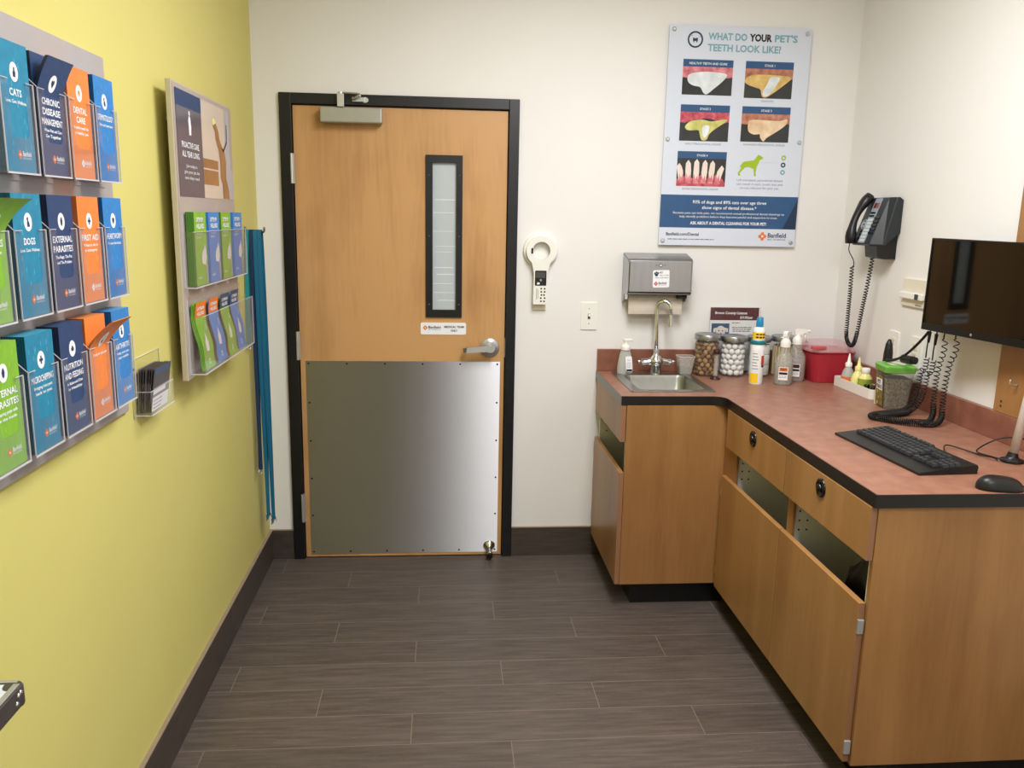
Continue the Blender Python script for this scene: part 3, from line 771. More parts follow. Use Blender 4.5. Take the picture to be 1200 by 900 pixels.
    for x, z in ((X0 + 0.02, Z1 - 0.02), (X1 - 0.02, Z1 - 0.02), (X0 + 0.016, 1.936), (X1 - 0.016, 1.936), (X0 + 0.018, Z0 + 0.02), (X1 - 0.018, Z0 + 0.02)):
        mb = MB(); mb.lathe([(0.006, -0.0172), (0.006, -0.0042)], 'satin', frame((x, y, z), (1, 0, 0), (0, 0, 1)), 16)
        mb.lathe([(0.009, 0.0002), (0.009, 0.004), (0.006, 0.006)], 'satin', frame((x, y, z), (1, 0, 0), (0, 0, 1)), 16); mb.build('standoff', t)
dental_poster()

# ------------------------------------------------------------------ cabinets
Y1, Y2 = -0.560, -1.7557      # worktop front (sink leg) and near end
XS, XR = 1.5045, 1.921        # worktop left edge and front of the long leg
def peg_holes(mb, F, us, vs, w):
    for u in us:
        for v in vs: mb.disc(u, v, 0.0035, 'dark_hole', F, w, seg=8)
def hinge_part(parent, a, b):
    mb = MB(); mb.box(a, b, 'satin'); mb.build('hinge', parent, bevel=0.0015)
def band(mb, x0, x1, y, z0, z1):
    mb.add([(x0, y - 0.0003, z0), (x1, y - 0.0003, z0), (x1, y - 0.0003, z1), (x0, y - 0.0003, z1)], [(0, 1, 2, 3)], 'edge_band')
def sink_cabinet():
    t = thing('sink_cabinet', 'maple cabinet under the sink with door facing left', 'cabinet', (1.73, -0.30, 0))
    mb = MB()
    mb.box((1.528, -0.022, 0.102), (1.93, -0.004, 0.863), 'melamine')      # far side
    mb.box((1.528, -0.545, 0.102), (1.93, -0.022, 0.120), 'melamine')      # bottom
    mb.box((1.912, -0.545, 0.120), (1.93, -0.022, 0.863), 'melamine')      # back
    peg_holes(mb, frame((0, -0.022, 0), (1, 0, 0), (0, 0, 1)), (1.56, 1.60), (0.62, 0.65, 0.68, 0.70), 0.0006)
    mb.build('carcass', t)
    mb = MB(); mb.box((1.528, -0.562, 0.102), (1.945, -0.546, 0.8645), 'maple_side'); mb.build('end_panel', t, bevel=0.001)
    mb = MB(); mb.box((1.507, -0.560, 0.713), (1.526, -0.012, 0.8635), 'maple'); band(mb, 1.508, 1.525, -0.560, 0.714, 0.8625); mb.build('drawer_front', t, bevel=0.0015)
    mb = MB(); mb.box((1.505, -0.580, 0.112), (1.523, -0.018, 0.592), 'maple'); band(mb, 1.506, 1.522, -0.580, 0.113, 0.591); d = mb.build('cabinet_door', t, bevel=0.0015)
    for z in (0.52, 0.19): hinge_part(d, (1.504, -0.018, z), (1.518, -0.010, z + 0.045))
    mb = MB(); mb.box((1.588, -0.520, 0), (1.60, -0.02, 0.1005), 'toe'); mb.box((1.60, -0.520, 0), (1.985, -0.508, 0.1005), 'toe'); mb.build('toe_kick', t)
sink_cabinet()
def base_unit(y0, y1, label, yd0, yd1, ydr0, ydr1, far_edge, stile, knob_y, end):
    """y0 far side, y1 near side (y1 < y0)"""
    t = thing('base_cabinet', label, 'cabinet', (2.27, (y0 + y1) / 2, 0), 'maple base cabinets under the long worktop')
    mb = MB()
    mb.box((1.946, y0 - 0.018, 0.102), (2.60, y0, 0.863), 'melamine')
    mb.box((1.946, y1, 0.102), (2.60, y1 + 0.018, 0.863), 'melamine')
    mb.box((1.946, y1 + 0.018, 0.102), (2.60, y0 - 0.018, 0.120), 'melamine')
    mb.box((2.585, y1 + 0.018, 0.12), (2.60, y0 - 0.018, 0.863), 'melamine')
    mb.box((1.95, y1 + 0.018, 0.722), (2.585, y0 - 0.018, 0.734), 'melamine')
    peg_holes(mb, frame((0, y0 - 0.018, 0), (1, 0, 0), (0, 0, 1)), (1.965, 1.992), (0.60, 0.632, 0.664, 0.696), 0.0006)
    mb.build('carcass', t)
    if far_edge: mb = MB(); mb.box((1.9366, y0 - 0.030, 0.102), (1.9455, y0 + far_edge, 0.863), 'maple_side'); mb.build('face_stile', t)
    if stile: mb = MB(); mb.box((1.944, y1 - 0.004, 0.102), (1.9455, y1 + stile, 0.863), 'maple_edge'); mb.build('face_stile', t)
    mb = MB(); mb.box((1.9175, ydr1, 0.713), (1.9360, ydr0, 0.8635), 'maple'); band(mb, 1.9183, 1.9352, ydr1, 0.7138, 0.8627); dr = mb.build('drawer', t, bevel=0.0015)
    F = frame((1.9175, knob_y, 0.820), (0, -1, 0), (0, 0, 1))
    mb = MB(); mb.lathe([(0.029, 0), (0.029, 0.004), (0.022, 0.007), (0.019, 0.004), (0.0, 0.003)], 'black_shiny', F, 28)
    mb.lathe([(0.013, 0.0032), (0.013, 0.009), (0.010, 0.012), (0, 0.0125)], 'black_shiny', F, 24); mb.build('knob', dr)
    mb = MB(); mb.box((1.9175, yd1, 0.108), (1.9360, yd0, 0.588), 'maple'); band(mb, 1.9183, 1.9352, yd1, 0.1088, 0.5872); d = mb.build('cabinet_door', t, bevel=0.002)
    if end:
        for z in (0.50, 0.135): hinge_part(d, (1.9168, yd1 - 0.007, z), (1.9345, yd1 + 0.0005, z + 0.042))
    else:
        hinge_part(d, (1.919, yd0, 0.165), (1.944, yd0 + 0.008, 0.20)); hinge_part(d, (1.919, yd0, 0.50), (1.944, yd0 + 0.008, 0.535))
    mb = MB(); mb.box((2.0, y1, 0), (2.012, y0 + (0.10 if not end else 0), 0.1005), 'toe')
    if end: mb.box((2.012, y1, 0), (2.6, y1 + 0.012, 0.1005), 'toe')
    mb.build('toe_kick', t)
    if end:
        mb = MB(); mb.box((1.937, y1 - 0.018, 0.102), (2.618, y1 - 0.001, 0.8645), 'maple_side'); mb.build('end_panel', t, bevel=0.001)
    return t
base_unit(-0.680, -1.204, 'maple base cabinet in the inner corner beside the sink cabinet', -0.603, -1.189, -0.625, -1.192, 0.1175, 0.020, -0.905, False)
base_unit(-1.212, -1.727, 'maple base cabinet at the near end below the mouse', -1.193, -1.733, -1.196, -1.742, 0.004, 0.0, -1.455, True)
# crumpled black bag in the open slot of the near cabinet
mb = MB(); bm = bmesh.new(); bmesh.ops.create_icosphere(bm, subdivisions=4, radius=1)
rg = random.Random(5)
from mathutils import noise as mnoise
vs = []
for v in bm.verts:
    k = 1 + 0.16 * mnoise.noise(v.co * 3.1) + 0.09 * mnoise.noise(v.co * 8)
    p = v.co * k
    vs.append((2.125 + 0.165 * max(-1, min(1, p.x)), -1.570 + 0.132 * max(-1, min(1, p.y)), 0.41 + 0.288 * max(-1, min(1, p.z))))
mb.add(vs, [[v.index for v in f.verts] for f in bm.faces], 'bag', None, True); bm.free()
tag(mb.build('trash_bag', loc=(2.125, -1.57, 0.121)), 'crumpled black bag inside the open near cabinet slot', 'bag')

# ------------------------------------------------------------------ worktop
def worktop():
    t = thing('worktop', 'L-shaped terracotta laminate worktop with black front edge', 'worktop', (2.1, -0.6, ZC))
    r = 0.05; arc = []
    for i in range(7):
        a = math.radians(90 - 90 * i / 6); arc.append((XR - r + r * math.cos(a), Y1 - r + r * math.sin(a)))
    outer = [(XS, -0.002), (XS, Y1)] + arc + [(XR, Y2), (W - 0.002, Y2), (W - 0.002, -0.002)]
    hole = rrect(1.580, -0.472, 1.897, -0.120, 0.03)
    mb = MB(); mb.prism(outer[::1], ZC - 0.037, ZC, 'laminate', None, holes=[hole]); mb.build('countertop', t)
    strip = [(XS, Y1)] + arc + [(XR, Y2), (W - 0.002, Y2)]
    def off(p, i):
        a = V(strip[max(0, i - 1)]); b = V(strip[min(len(strip) - 1, i + 1)]); d = (b - a).normalized()
        return (p[0] + d.y * 0.0022, p[1] - d.x * 0.0022)
    mb = MB(); o2 = [off(p, i) for i, p in enumerate(strip)]
    o2[0] = (XS, Y1 - 0.0022); k = strip.index((XR, Y2)); o2[k] = (XR - 0.0022, Y2 - 0.0022); o2[-1] = (W - 0.002, Y2 - 0.0022)
    mb.prism(o2 + strip[::-1], ZC - 0.037, ZC - 0.0012, 'black_edge'); e = mb.build('front_edge', t); e['label'] = 'black front edge strip'
    mb = MB(); mb.box((XS - 0.002, Y1, ZC - 0.037), (XS - 0.0003, -0.002, ZC - 0.0012), 'edge_metal'); mb.build('side_edge', t)
    mb = MB(); mb.box((XS, -0.019, ZC), (W - 0.02, -0.001, ZC + 0.101), 'laminate_splash'); mb.build('backsplash', t, bevel=0.002)
    mb = MB(); mb.box((W - 0.02, Y2, ZC), (W - 0.001, -0.001, ZC + 0.093), 'laminate_splash'); mb.build('backsplash', t, bevel=0.002)
worktop()

# ------------------------------------------------------------------ sink, faucet
def sink():
    t = thing('sink', 'small stainless steel drop-in sink in the worktop', 'sink', (1.738, -0.28, ZC))
    inner = rrect(1.600, -0.455, 1.878, -0.135, 0.035, 6); outer = rrect(1.560, -0.490, 1.915, -0.050, 0.02, 6)
    mb = MB(); mb.prism(outer, ZC + 0.0004, ZC + 0.004, 'sink_steel', None, holes=[inner]); mb.build('rim', t, bevel=0.0012)
    mb = MB(); rings = []
    for d, z in ((0, ZC + 0.003), (0.004, ZC - 0.010), (0.010, ZC - 0.13), (0.028, ZC - 0.150), (0.10, ZC - 0.155)):
        rings.append([(x, y, z) for x, y in rrect(1.600 + d, -0.455 + d, 1.878 - d, -0.135 - d, max(0.012, 0.035 - d * .15), 6)])
    n = len(rings[0]); vs = [p for r in rings for p in r]
    fs = [(j * n + i, (j + 1) * n + i, (j + 1) * n + (i + 1) % n, j * n + (i + 1) % n) for j in range(4) for i in range(n)]
    fs.append(tuple(4 * n + i for i in range(n))); mb.add(vs, fs, 'sink_steel', None, True); mb.build('bowl', t)
    mb = MB(); mb.at([(0.038, 0), (0.036, 0.003), (0.02, 0.001), (0, 0.001)], 'chrome', 1.739, -0.295, ZC - 0.154); mb.build('drain', t)
sink()
def faucet():
    x, y, z = 1.758, -0.092, ZC + 0.004
    t = thing('faucet', 'chrome gooseneck faucet with two lever handles behind the sink', 'faucet', (x, y, z))
    mb = MB(); mb.at([(0.026, 0), (0.026, 0.010), (0.024, 0.036), (0.028, 0.044), (0.034, 0.052), (0.032, 0.064), (0.020, 0.078), (0.014, 0.086), (0.013, 0.10)], 'chrome', x, y, z, seg=28)
    for s in (-1, 1):
        mb.cyl((x + s * 0.015, y, z + 0.054), (x + s * 0.062, y, z + 0.050), 0.018, 'chrome', 0.013, 20)
    mb.build('body', t)
    mb = MB(); pts = [(x, y, z + 0.09), (x - 0.003, y, z + 0.16), (x - 0.008, y, z + 0.29)]
    cx, cz = x + 0.020, z + 0.300
    for i in range(13):
        a = math.pi - math.pi * i / 12; pts.append((cx + 0.028 * math.cos(a), y - 0.016 * (1 - math.cos(a + math.pi)) * 0.5 - 0.008 * i / 12, cz + 0.028 * math.sin(a)))
    e = V(pts[-1]); pts.append(tuple(e + V((0.001, -0.001, -0.03))))
    mb.tube(pts, 0.0082, 'chrome', 14)
    mb.cyl(e + V((0.001, -0.001, -0.028)), e + V((0.002, -0.002, -0.085)), 0.0078, 'chrome', 0.011, 16)
    mb.cyl((x, y, z + 0.092), (x, y, z + 0.106), 0.0145, 'satin', seg=20); mb.build('spout', t)
    for s in (-1, 1):
        mb = MB(); mb.cyl((x + s * 0.056, y, z + 0.050), (x + s * 0.068, y, z + 0.050), 0.016, 'chrome', seg=18)
        mb.tube([(x + s * 0.066, y, z + 0.052), (x + s * 0.074, y - 0.004, z + 0.056), (x + s * 0.084, y - 0.01, z + 0.052)], [0.007, 0.006, 0.009], 'chrome', 12); mb.build('handle', t)
faucet()
def soap():
    x, y, z = 1.615, -0.100, ZC + 0.0043
    t = thing('soap_dispenser', 'clear pump soap bottle on the left corner of the sink', 'soap dispenser', (x, y, z))
    mb = MB(); mb.at([(0.034, 0), (0.036, 0.006), (0.034, 0.04), (0.026, 0.09), (0.019, 0.107), (0.019, 0.112)], 'bottle_frost', x, y, z, seg=28, sy=0.7); mb.build('bottle', t)
    mb = MB(); mb.at([(0.0205, 0.108), (0.0205, 0.124), (0.012, 0.132), (0.009, 0.134), (0.009, 0.148)], 'white_plastic', x, y, z, seg=20)
    mb.box((x - 0.012, y - 0.010, z + 0.147), (x + 0.030, y + 0.010, z + 0.158), 'white_plastic'); mb.build('pump', t, bevel=0.003)
    M = frame((x + 0.012, y - 0.0272, z + 0.048), (1, 0.25, 0), (-0.06, 0.16, 1))
    mb = MB(); mb.prism(rrect(-0.016, -0.036, 0.016, 0.034, 0.006), 0, 0.0006, 'print_white', M); mb.rect(-0.014, -0.034, 0.014, -0.024, 'ink_black', M, 0.001)
    mb.text('aloe', 0, 0.014, 0.007, 'red_ink', M, 0.001); mb.lines(-0.012, 0.012, 0.004, 4, 0.007, 0.002, 'ink_grey', M, 0.001, 2); mb.build('label_print', t)
soap()
def cup():
    x, y, z = 1.892, -0.096, ZC + 0.0043
    t = thing('plastic_cup', 'clear square plastic cup with some liquid by the faucet', 'cup', (x, y, z))
    mb = MB(); rg = []
    for h0, w0 in ((0, 0.027), (0.08, 0.038)):
        rg.append([(x + a, y + b * 0.85, z + h0) for a, b in rrect(-w0, -w0, w0, w0, 0.008, 3)])
    n = len(rg[0]); fs = [(i, (i + 1) % n, n + (i + 1) % n, n + i) for i in range(n)] + [tuple(range(n))[::-1]]
    mb.add(rg[0] + rg[1], fs, 'bottle_clear', None, False); mb.build('cup_body', t)
    mb = MB(); mb.tube([(px, py, pz) for px, py, pz in rg[1]], 0.0014, 'acrylic_edge', 6, closed=True); mb.build('rim', t)
    mb = MB(); l = []
    for h0, w0 in ((0.002, 0.0262), (0.034, 0.0306)):
        l.append([(x + a, y + b * 0.85, z + h0) for a, b in rrect(-w0, -w0, w0, w0, 0.008, 3)])
    mb.add(l[0] + l[1], fs + [tuple(n + i for i in range(n))], 'liquid_pale'); mb.build('liquid', t)
cup()

# ------------------------------------------------------------------ jars and their contents
def jar(x, y, r, h, label, group='glass jars with steel lids along the back wall'):
    z = ZC + 0.0005
    t = thing('glass_jar', label, 'jar', (x, y, z), group)
    mb = MB(); mb.at([(r * 0.94, 0), (r, 0.006), (r, h - 0.03), (r * 0.95, h - 0.022)], 'glass', x, y, z, seg=36, capt=False); mb.build('jar_body', t)
    mb = MB(); mb.at([(r * 1.02, h - 0.026), (r * 1.04, h - 0.022), (r * 1.04, h - 0.003), (r * 1.01, h), (r * 0.9, h), (r * 0.88, h - 0.002), (0, h - 0.002)], 'steel', x, y, z, seg=36); mb.build('lid', t)
    return t
def nugget(name, mts, seed, rad, sx, label, cat, group, loc):
    bm = bmesh.new(); bmesh.ops.create_icosphere(bm, subdivisions=2, radius=1); rg = random.Random(seed)
    o = V((rg.random() * 9, rg.random() * 9, rg.random() * 9)); mb = MB()
    vs = [V(loc) + V((v.co.x * rad * sx, v.co.y * rad, v.co.z * rad)) * (1 + (0.16 if mts == 'cotton' else 0.30) * mnoise.noise(v.co * 1.7 + o)) for v in bm.verts]
    mb.add(vs, [[v.index for v in f.verts] for f in bm.faces], mts, None, True); bm.free()
    return tag(mb.build(name, loc=loc), label, cat, group)
def fill(jx, jy, R, z0, rad, layers, per, protos, jit):
    rg = random.Random(11); k = 0
    spots = []
    for l in range(layers):
        for rr, cnt in ((R - rad * 1.12, per), (R - rad * 3.1, per // 2)):
            for i in range(cnt):
                a = 2 * math.pi * (i + 0.5 * (l % 2)) / cnt
                spots.append((rr * math.cos(a), rr * math.sin(a), rad * 1.02 + l * rad * 1.72))
    for sx_, sy_, sz_ in spots:
        if True:
            p = V((jx + sx_, jy + sy_, z0 + sz_))
            src = protos[k % len(protos)]; k += 1
            o = src if k <= len(protos) else src.copy()
            if k > len(protos): COL.objects.link(o)
            o.location = p; o['wloc'] = tuple(p)
            o.rotation_euler = (rg.uniform(0, 6), rg.uniform(0, 6), rg.uniform(0, 6)) if jit else (rg.uniform(-.3, .3), rg.uniform(-.3, .3), rg.uniform(0, 6))
def jars():
    jar(1.986, -0.108, 0.056, 0.188, 'glass jar of tan and brown pet treats beside the sink')
    P = [nugget('pet_treat', m, s, 0.0104, 1.35, 'tan or brown nugget of treat inside the treat jar', 'pet treat', 'treats in the glass jar', (1.986, -0.108, 0.95)) for s, m in enumerate(('treat_tan', 'treat_brown', 'treat_tan', 'treat_brown', 'treat_tan'))]
    fill(1.986, -0.108, 0.0545, ZC + 0.004, 0.0108, 8, 11, P, True)
    jar(2.106, -0.112, 0.056, 0.182, 'glass jar packed with white cotton balls below the maroon sign')
    P = [nugget('cotton_ball', 'cotton', s + 40, 0.0140, 1.0, 'white cotton ball inside the glass jar', 'cotton ball', 'cotton balls in the glass jar', (2.106, -0.112, 0.95)) for s in range(3)]
    fill(2.106, -0.112, 0.0550, ZC + 0.004, 0.0138, 6, 9, P, False)
    jar(2.228, -0.102, 0.052, 0.180, 'glass jar of white gauze rolls behind the blue-capped canister')
    for l in range(3):
        for i, (dx, dy) in enumerate(((-0.0235, -0.0135), (0.0235, -0.0135), (0, 0.0265))):
            mb = MB(); p = (2.228 + dx, -0.102 + dy, ZC + 0.005 + l * 0.047)
            mb.at([(0.021, 0), (0.0222, 0.003), (0.0222, 0.042), (0.021, 0.045), (0.006, 0.045), (0.006, 0.04)], 'gauze', *p, seg=20)
            tag(mb.build('gauze_roll', loc=p), 'white roll standing inside the third glass jar', 'gauze roll', 'white rolls in the third jar')
    jar(2.342, -0.100, 0.052, 0.182, 'glass jar of pale wooden sticks behind the two spray bottles')
    rg = random.Random(2); n = 0
    for ring, cnt in ((0.040, 16), (0.026, 9)):
        for i in range(cnt):
            a = 2 * math.pi * i / cnt; p = (2.342 + ring * math.cos(a), -0.100 + ring * math.sin(a), ZC + 0.005)
            mb = MB(); mb.at([(0.0045, 0), (0.0045, 0.13 + rg.uniform(-.008, .008))], 'stick_wood', *p, seg=8)
            tag(mb.build('wooden_stick', loc=p), 'pale wooden stick standing inside the fourth glass jar', 'stick', 'sticks in the fourth jar')
jars()
def timer():
    x, y, z = 1.999, -0.205, ZC + 0.0005
    t = thing('sand_timer', 'slim clear tube with dark caps standing before the treat jar', 'timer', (x, y, z))
    mb = MB(); mb.at([(0.0225, 0), (0.0225, 0.005), (0.012, 0.008), (0.012, 0.014)], 'sand_brown', x, y, z, seg=24); mb.build('base', t)
    mb = MB(); mb.at([(0.0095, 0.014), (0.0095, 0.112)], 'bottle_clear', x, y, z, seg=20); mb.build('tube', t)
    mb = MB(); mb.at([(0.014, 0.112), (0.0145, 0.114), (0.0145, 0.13), (0.013, 0.132)], 'sand_brown', x, y, z, seg=20); mb.build('cap', t)
timer()
def sign_holder():
    x0, x1 = 2.018, 2.252
    t = thing('sign_holder', 'clear acrylic sign stand leaning behind the jars', 'sign holder', (2.135, -0.045, ZC))
    M = frame((0, -0.034, ZC + 0.0008), (1, 0, 0), (0, 0.03, 1))
    mb = MB(); mb.box((x0 - 0.002, 0.004, -0.0022), (x1 + 0.002, 0.300, -0.0006), 'acrylic_thin', M); mb.box((x0 - 0.002, 0.004, 0.0012), (x1 + 0.002, 0.300, 0.0022), 'acrylic_thin', M)
    mb.box((x0 - 0.002, 0, -0.008), (x1 + 0.002, 0.004, 0.008), 'acrylic_thin', M); mb.build('acrylic_stand', t)
    mb = MB(); mb.rect(x0, 0.006, x1, 0.298, 'paper_white', M, 0.0004)
    mb.rect(x0, 0.240, x1 - 0.006, 0.298, 'maroon', M, 0.0006)
    mb.text('Brown County License', x0 + 0.022, 0.268, 0.012, 'print_white', M, 0.0009, 'L', 0.150, bold=0.03)
    mb.text('$10.00/year', x0 + 0.140, 0.248, 0.011, 'print_white', M, 0.0009, 'L', 0.06, bold=0.03)
    mb.rect(x0 + 0.008, 0.140, x0 + 0.092, 0.225, 'dogphoto_blue', M, 0.0006)
    c = (x0 + 0.052, 0.188)
    mb.disc(c[0], c[1], 0.022, 'fur_white', M, 0.0008, ry=0.026, seg=22); mb.disc(c[0], c[1] - 0.034, 0.020, 'fur_white', M, 0.0008, ry=0.016, seg=20)
    mb.flat([(c[0] - 0.016, c[1] + 0.018), (c[0] - 0.034, c[1] + 0.014), (c[0] - 0.036, c[1] - 0.002), (c[0] - 0.026, c[1] - 0.004)], 'fur_white', M, 0.0009)
    mb.flat([(c[0] + 0.016, c[1] + 0.018), (c[0] + 0.026, c[1] - 0.004), (c[0] + 0.036, c[1] - 0.002), (c[0] + 0.034, c[1] + 0.014)], 'fur_white', M, 0.0009)
    for dx in (-0.009, 0.009): mb.disc(c[0] + dx, c[1] + 0.003, 0.003, 'ink_black', M, 0.001, seg=10)
    mb.disc(c[0] + 0.001, c[1] - 0.013, 0.0055, 'ink_black', M, 0.001, seg=12)
    mb.lines(x0 + 0.102, x0 + 0.145, 0.226, 1, 0.01, 0.004, 'ink_grey', M, 0.0006, 3)
    mb.lines(x0 + 0.104, x0 + 0.200, 0.205, 3, 0.0085, 0.0035, 'ink_black', M, 0.0006, 4)
    mb.lines(x0 + 0.104, x0 + 0.200, 0.165, 4, 0.0085, 0.003, 'ink_grey', M, 0.0006, 6)
    tag(mb.build('notice_sheet', loc=(2.135, -0.04, ZC + 0.005)), 'white notice with maroon header and dog photo behind jars', 'notice')
sign_holder()
def canister():
    x, y, z = 2.146, -0.300, ZC + 0.0005
    t = thing('aerosol_canister', 'tall white and yellow canister with bright blue cap', 'canister', (x, y, z))
    mb = MB(); mb.at([(0.033, 0), (0.0345, 0.004), (0.0345, 0.168), (0.033, 0.172)], 'print_white', x, y, z, seg=32)
    C0 = Matrix.Translation((x, y, z))
    def wrap(a0, a1, z0, z1, mt, w=0.0006, n=8):
        vs = []
        for i in range(n + 1):
            a = math.radians(a0 + (a1 - a0) * i / n)
            vs += [((0.0345 + w) * math.sin(a), -(0.0345 + w) * math.cos(a), z0), ((0.0345 + w) * math.sin(a), -(0.0345 + w) * math.cos(a), z1)]
        mb.add(vs, [(2 * i, 2 * i + 2, 2 * i + 3, 2 * i + 1) for i in range(n)], mt, C0)
    wrap(-80, -5, 0.006, 0.048, 'yellow_ink'); wrap(-70, 5, 0.06, 0.15, 'paper_white'); wrap(15, 52, 0.085, 0.125, 'red_ink'); wrap(20, 50, 0.075, 0.084, 'ink_black')
    for k in range(6): wrap(-62, -8 - 6 * (k % 3), 0.066 + 0.013 * k, 0.070 + 0.013 * k, 'ink_teal', 0.0010)
    mb.warp(lambda p: V((x + (p.x - x) * 0.83, y + (p.y - y) * 0.83, p.z))); mb.build('can_body', t)
    mb = MB(); mb.at([(0.036, 0.172), (0.038, 0.175), (0.038, 0.186), (0.036, 0.189)], 'cap_teal', x, y, z, seg=32); mb.warp(lambda p: V((x + (p.x - x) * 0.83, y + (p.y - y) * 0.83, p.z))); mb.build('collar', t)
    mb = MB(); mb.at([(0.030, 0.189), (0.031, 0.192), (0.031, 0.226), (0.0295, 0.236), (0.021, 0.246)], 'print_white', x, y, z, seg=28)
    mb.at([(0.0314, 0.195), (0.0314, 0.224)], 'yellow_ink', x, y, z, seg=28, capb=False, capt=False)
    vs = []
    for z0, z1 in ((0.213, 0.219), (0.200, 0.207)):
        for k in range(3):
            a0 = -48 + 32 * k
            q = [math.radians(a0), math.radians(a0 + 13), math.radians(a0 + 26)]
            mb.add([(0.0318 * math.sin(a), -0.0318 * math.cos(a), zz) for a in q for zz in (z0, z1)], [(0, 2, 3, 1), (2, 4, 5, 3)], 'ink_black', C0)
    mb.warp(lambda p: V((x + (p.x - x) * 0.83, y + (p.y - y) * 0.83, p.z))); mb.build('upper_label', t)
    mb = MB(); mb.at([(0.0185, 0.246), (0.0185, 0.262), (0.0165, 0.284), (0.012, 0.288)], 'cap_blue', x, y, z, seg=24); mb.warp(lambda p: V((x + (p.x - x) * 0.83, y + (p.y - y) * 0.83, p.z))); mb.build('cap', t)
canister()
def spray(x, y, rot, liq, label, capm, h=0.235):
    z = ZC + 0.0005
    t = thing('spray_bottle', label, 'spray bottle', (x, y, z), 'clear trigger spray bottles on the worktop')
    R = Matrix.Translation((x, y, z)) @ Matrix.Rotation(rot, 4, 'Z')
    prof = [(0.038, 0), (0.0415, 0.006), (0.0415, 0.092), (0.038, 0.112), (0.026, 0.132), (0.021, 0.145), (0.0185, 0.17)]
    mb = MB(); mb.lathe(prof, 'bottle_clear', R, 32, sy=0.92); mb.build('bottle', t)
    mb = MB(); mb.lathe([(0.037, 0.003), (0.0400, 0.008), (0.0400, 0.085), (0.0385, 0.096)], liq, R, 28, sy=0.92); mb.build('liquid', t)
    L = Matrix.Translation((x, y, z)) @ frame((-0.0165, -0.0385, 0.050), (1, -0.42, 0), (0, 0, 1)); mb = MB()
    mb.rect(-0.019, -0.026, 0.019, 0.030, 'print_white', L, 0.0012); mb.rect(-0.017, 0.012, 0.017, 0.028, 'orange_ink' if capm else 'maroon', L, 0.0015)
    mb.text('TEST', 0, 0.016, 0.009, 'ink_black', L, 0.0018, bold=.03); mb.rect(-0.017, -0.002, 0.017, 0.008, 'ink_black', L, 0.0015); mb.lines(-0.016, 0.016, -0.010, 2, 0.006, 0.0022, 'ink_grey', L, 0.0015, 3); mb.build('label_print', t)
    mb = MB(); mb.lathe([(0.021, 0.162), (0.0215, 0.182), (0.018, 0.19), (0.012, 0.198), (0.010, 0.210)], 'white_plastic', R, 24)
    mb.prism([(-0.014, 0.205), (0.012, 0.205), (0.040, 0.217), (0.040, 0.226), (0.0, 0.230), (-0.014, 0.222)], -0.009, 0.009, 'white_plastic', R @ frame((0, 0, 0), (1, 0, 0), (0, 0, 1)))
    tr = mb.build('spray_head', t, bevel=0.002)
    mb = MB(); mb.tube([R @ V((0.026, 0, 0.214)), R @ V((0.030, 0, 0.196)), R @ V((0.040, 0, 0.172))], [0.005, 0.0045, 0.003], 'white_plastic', 8); mb.build('trigger', tr)
    mb = MB(); mb.cyl(R @ V((0.040, 0, 0.2215)), R @ V((0.050, 0, 0.2215)), 0.0052, 'white_plastic', seg=12); mb.build('nozzle', tr)
spray(2.262, -0.312, math.radians(48), 'liquid_pale', 'clear spray bottle with pale liquid, the front one of two', True)
spray(2.350, -0.230, math.radians(-14), 'liquid_pink', 'clear spray bottle with pinkish liquid, next to the red tub', False)
def tub():
    z = ZC + 0.0005
    t = thing('sharps_container', 'translucent red sharps tub with clear pink lid in corner', 'container', (2.498, -0.195, z))
    def ring(h, x0, x1, y0, y1, r): return [(a, b, z + h) for a, b in rrect(x0, y0, x1, y1, r, 5)]
    mb = MB(); R0 = ring(0, 2.412, 2.586, -0.290, -0.095, 0.045); R1 = ring(0.125, 2.396, 2.598, -0.300, -0.085, 0.045); R2 = ring(0.136, 2.388, 2.602, -0.306, -0.08, 0.045)
    n = len(R0); q = lambda a: [(a * n + i, a * n + (i + 1) % n, (a + 1) * n + (i + 1) % n, (a + 1) * n + i) for i in range(n)]
    mb.add(R0 + R1 + R2, q(0) + q(1) + [tuple(range(n))[::-1], tuple(2 * n + i for i in range(n))], 'red_tub', None, False); mb.build('tub_body', t, bevel=0.002)
    mb = MB(); A = ring(0.137, 2.40, 2.598, -0.296, -0.085, 0.04); B = ring(0.168, 2.412, 2.592, -0.28, -0.09, 0.04)
    mb.add(A + B, q(0) + [tuple(n + i for i in range(n))], 'pink_clear'); mb.build('lid', t)
    mb = MB(); mb.box((2.388, -0.300, z + 0.150), (2.452, -0.282, z + 0.164), 'red_handle'); mb.build('handle', t, bevel=0.003)
tub()
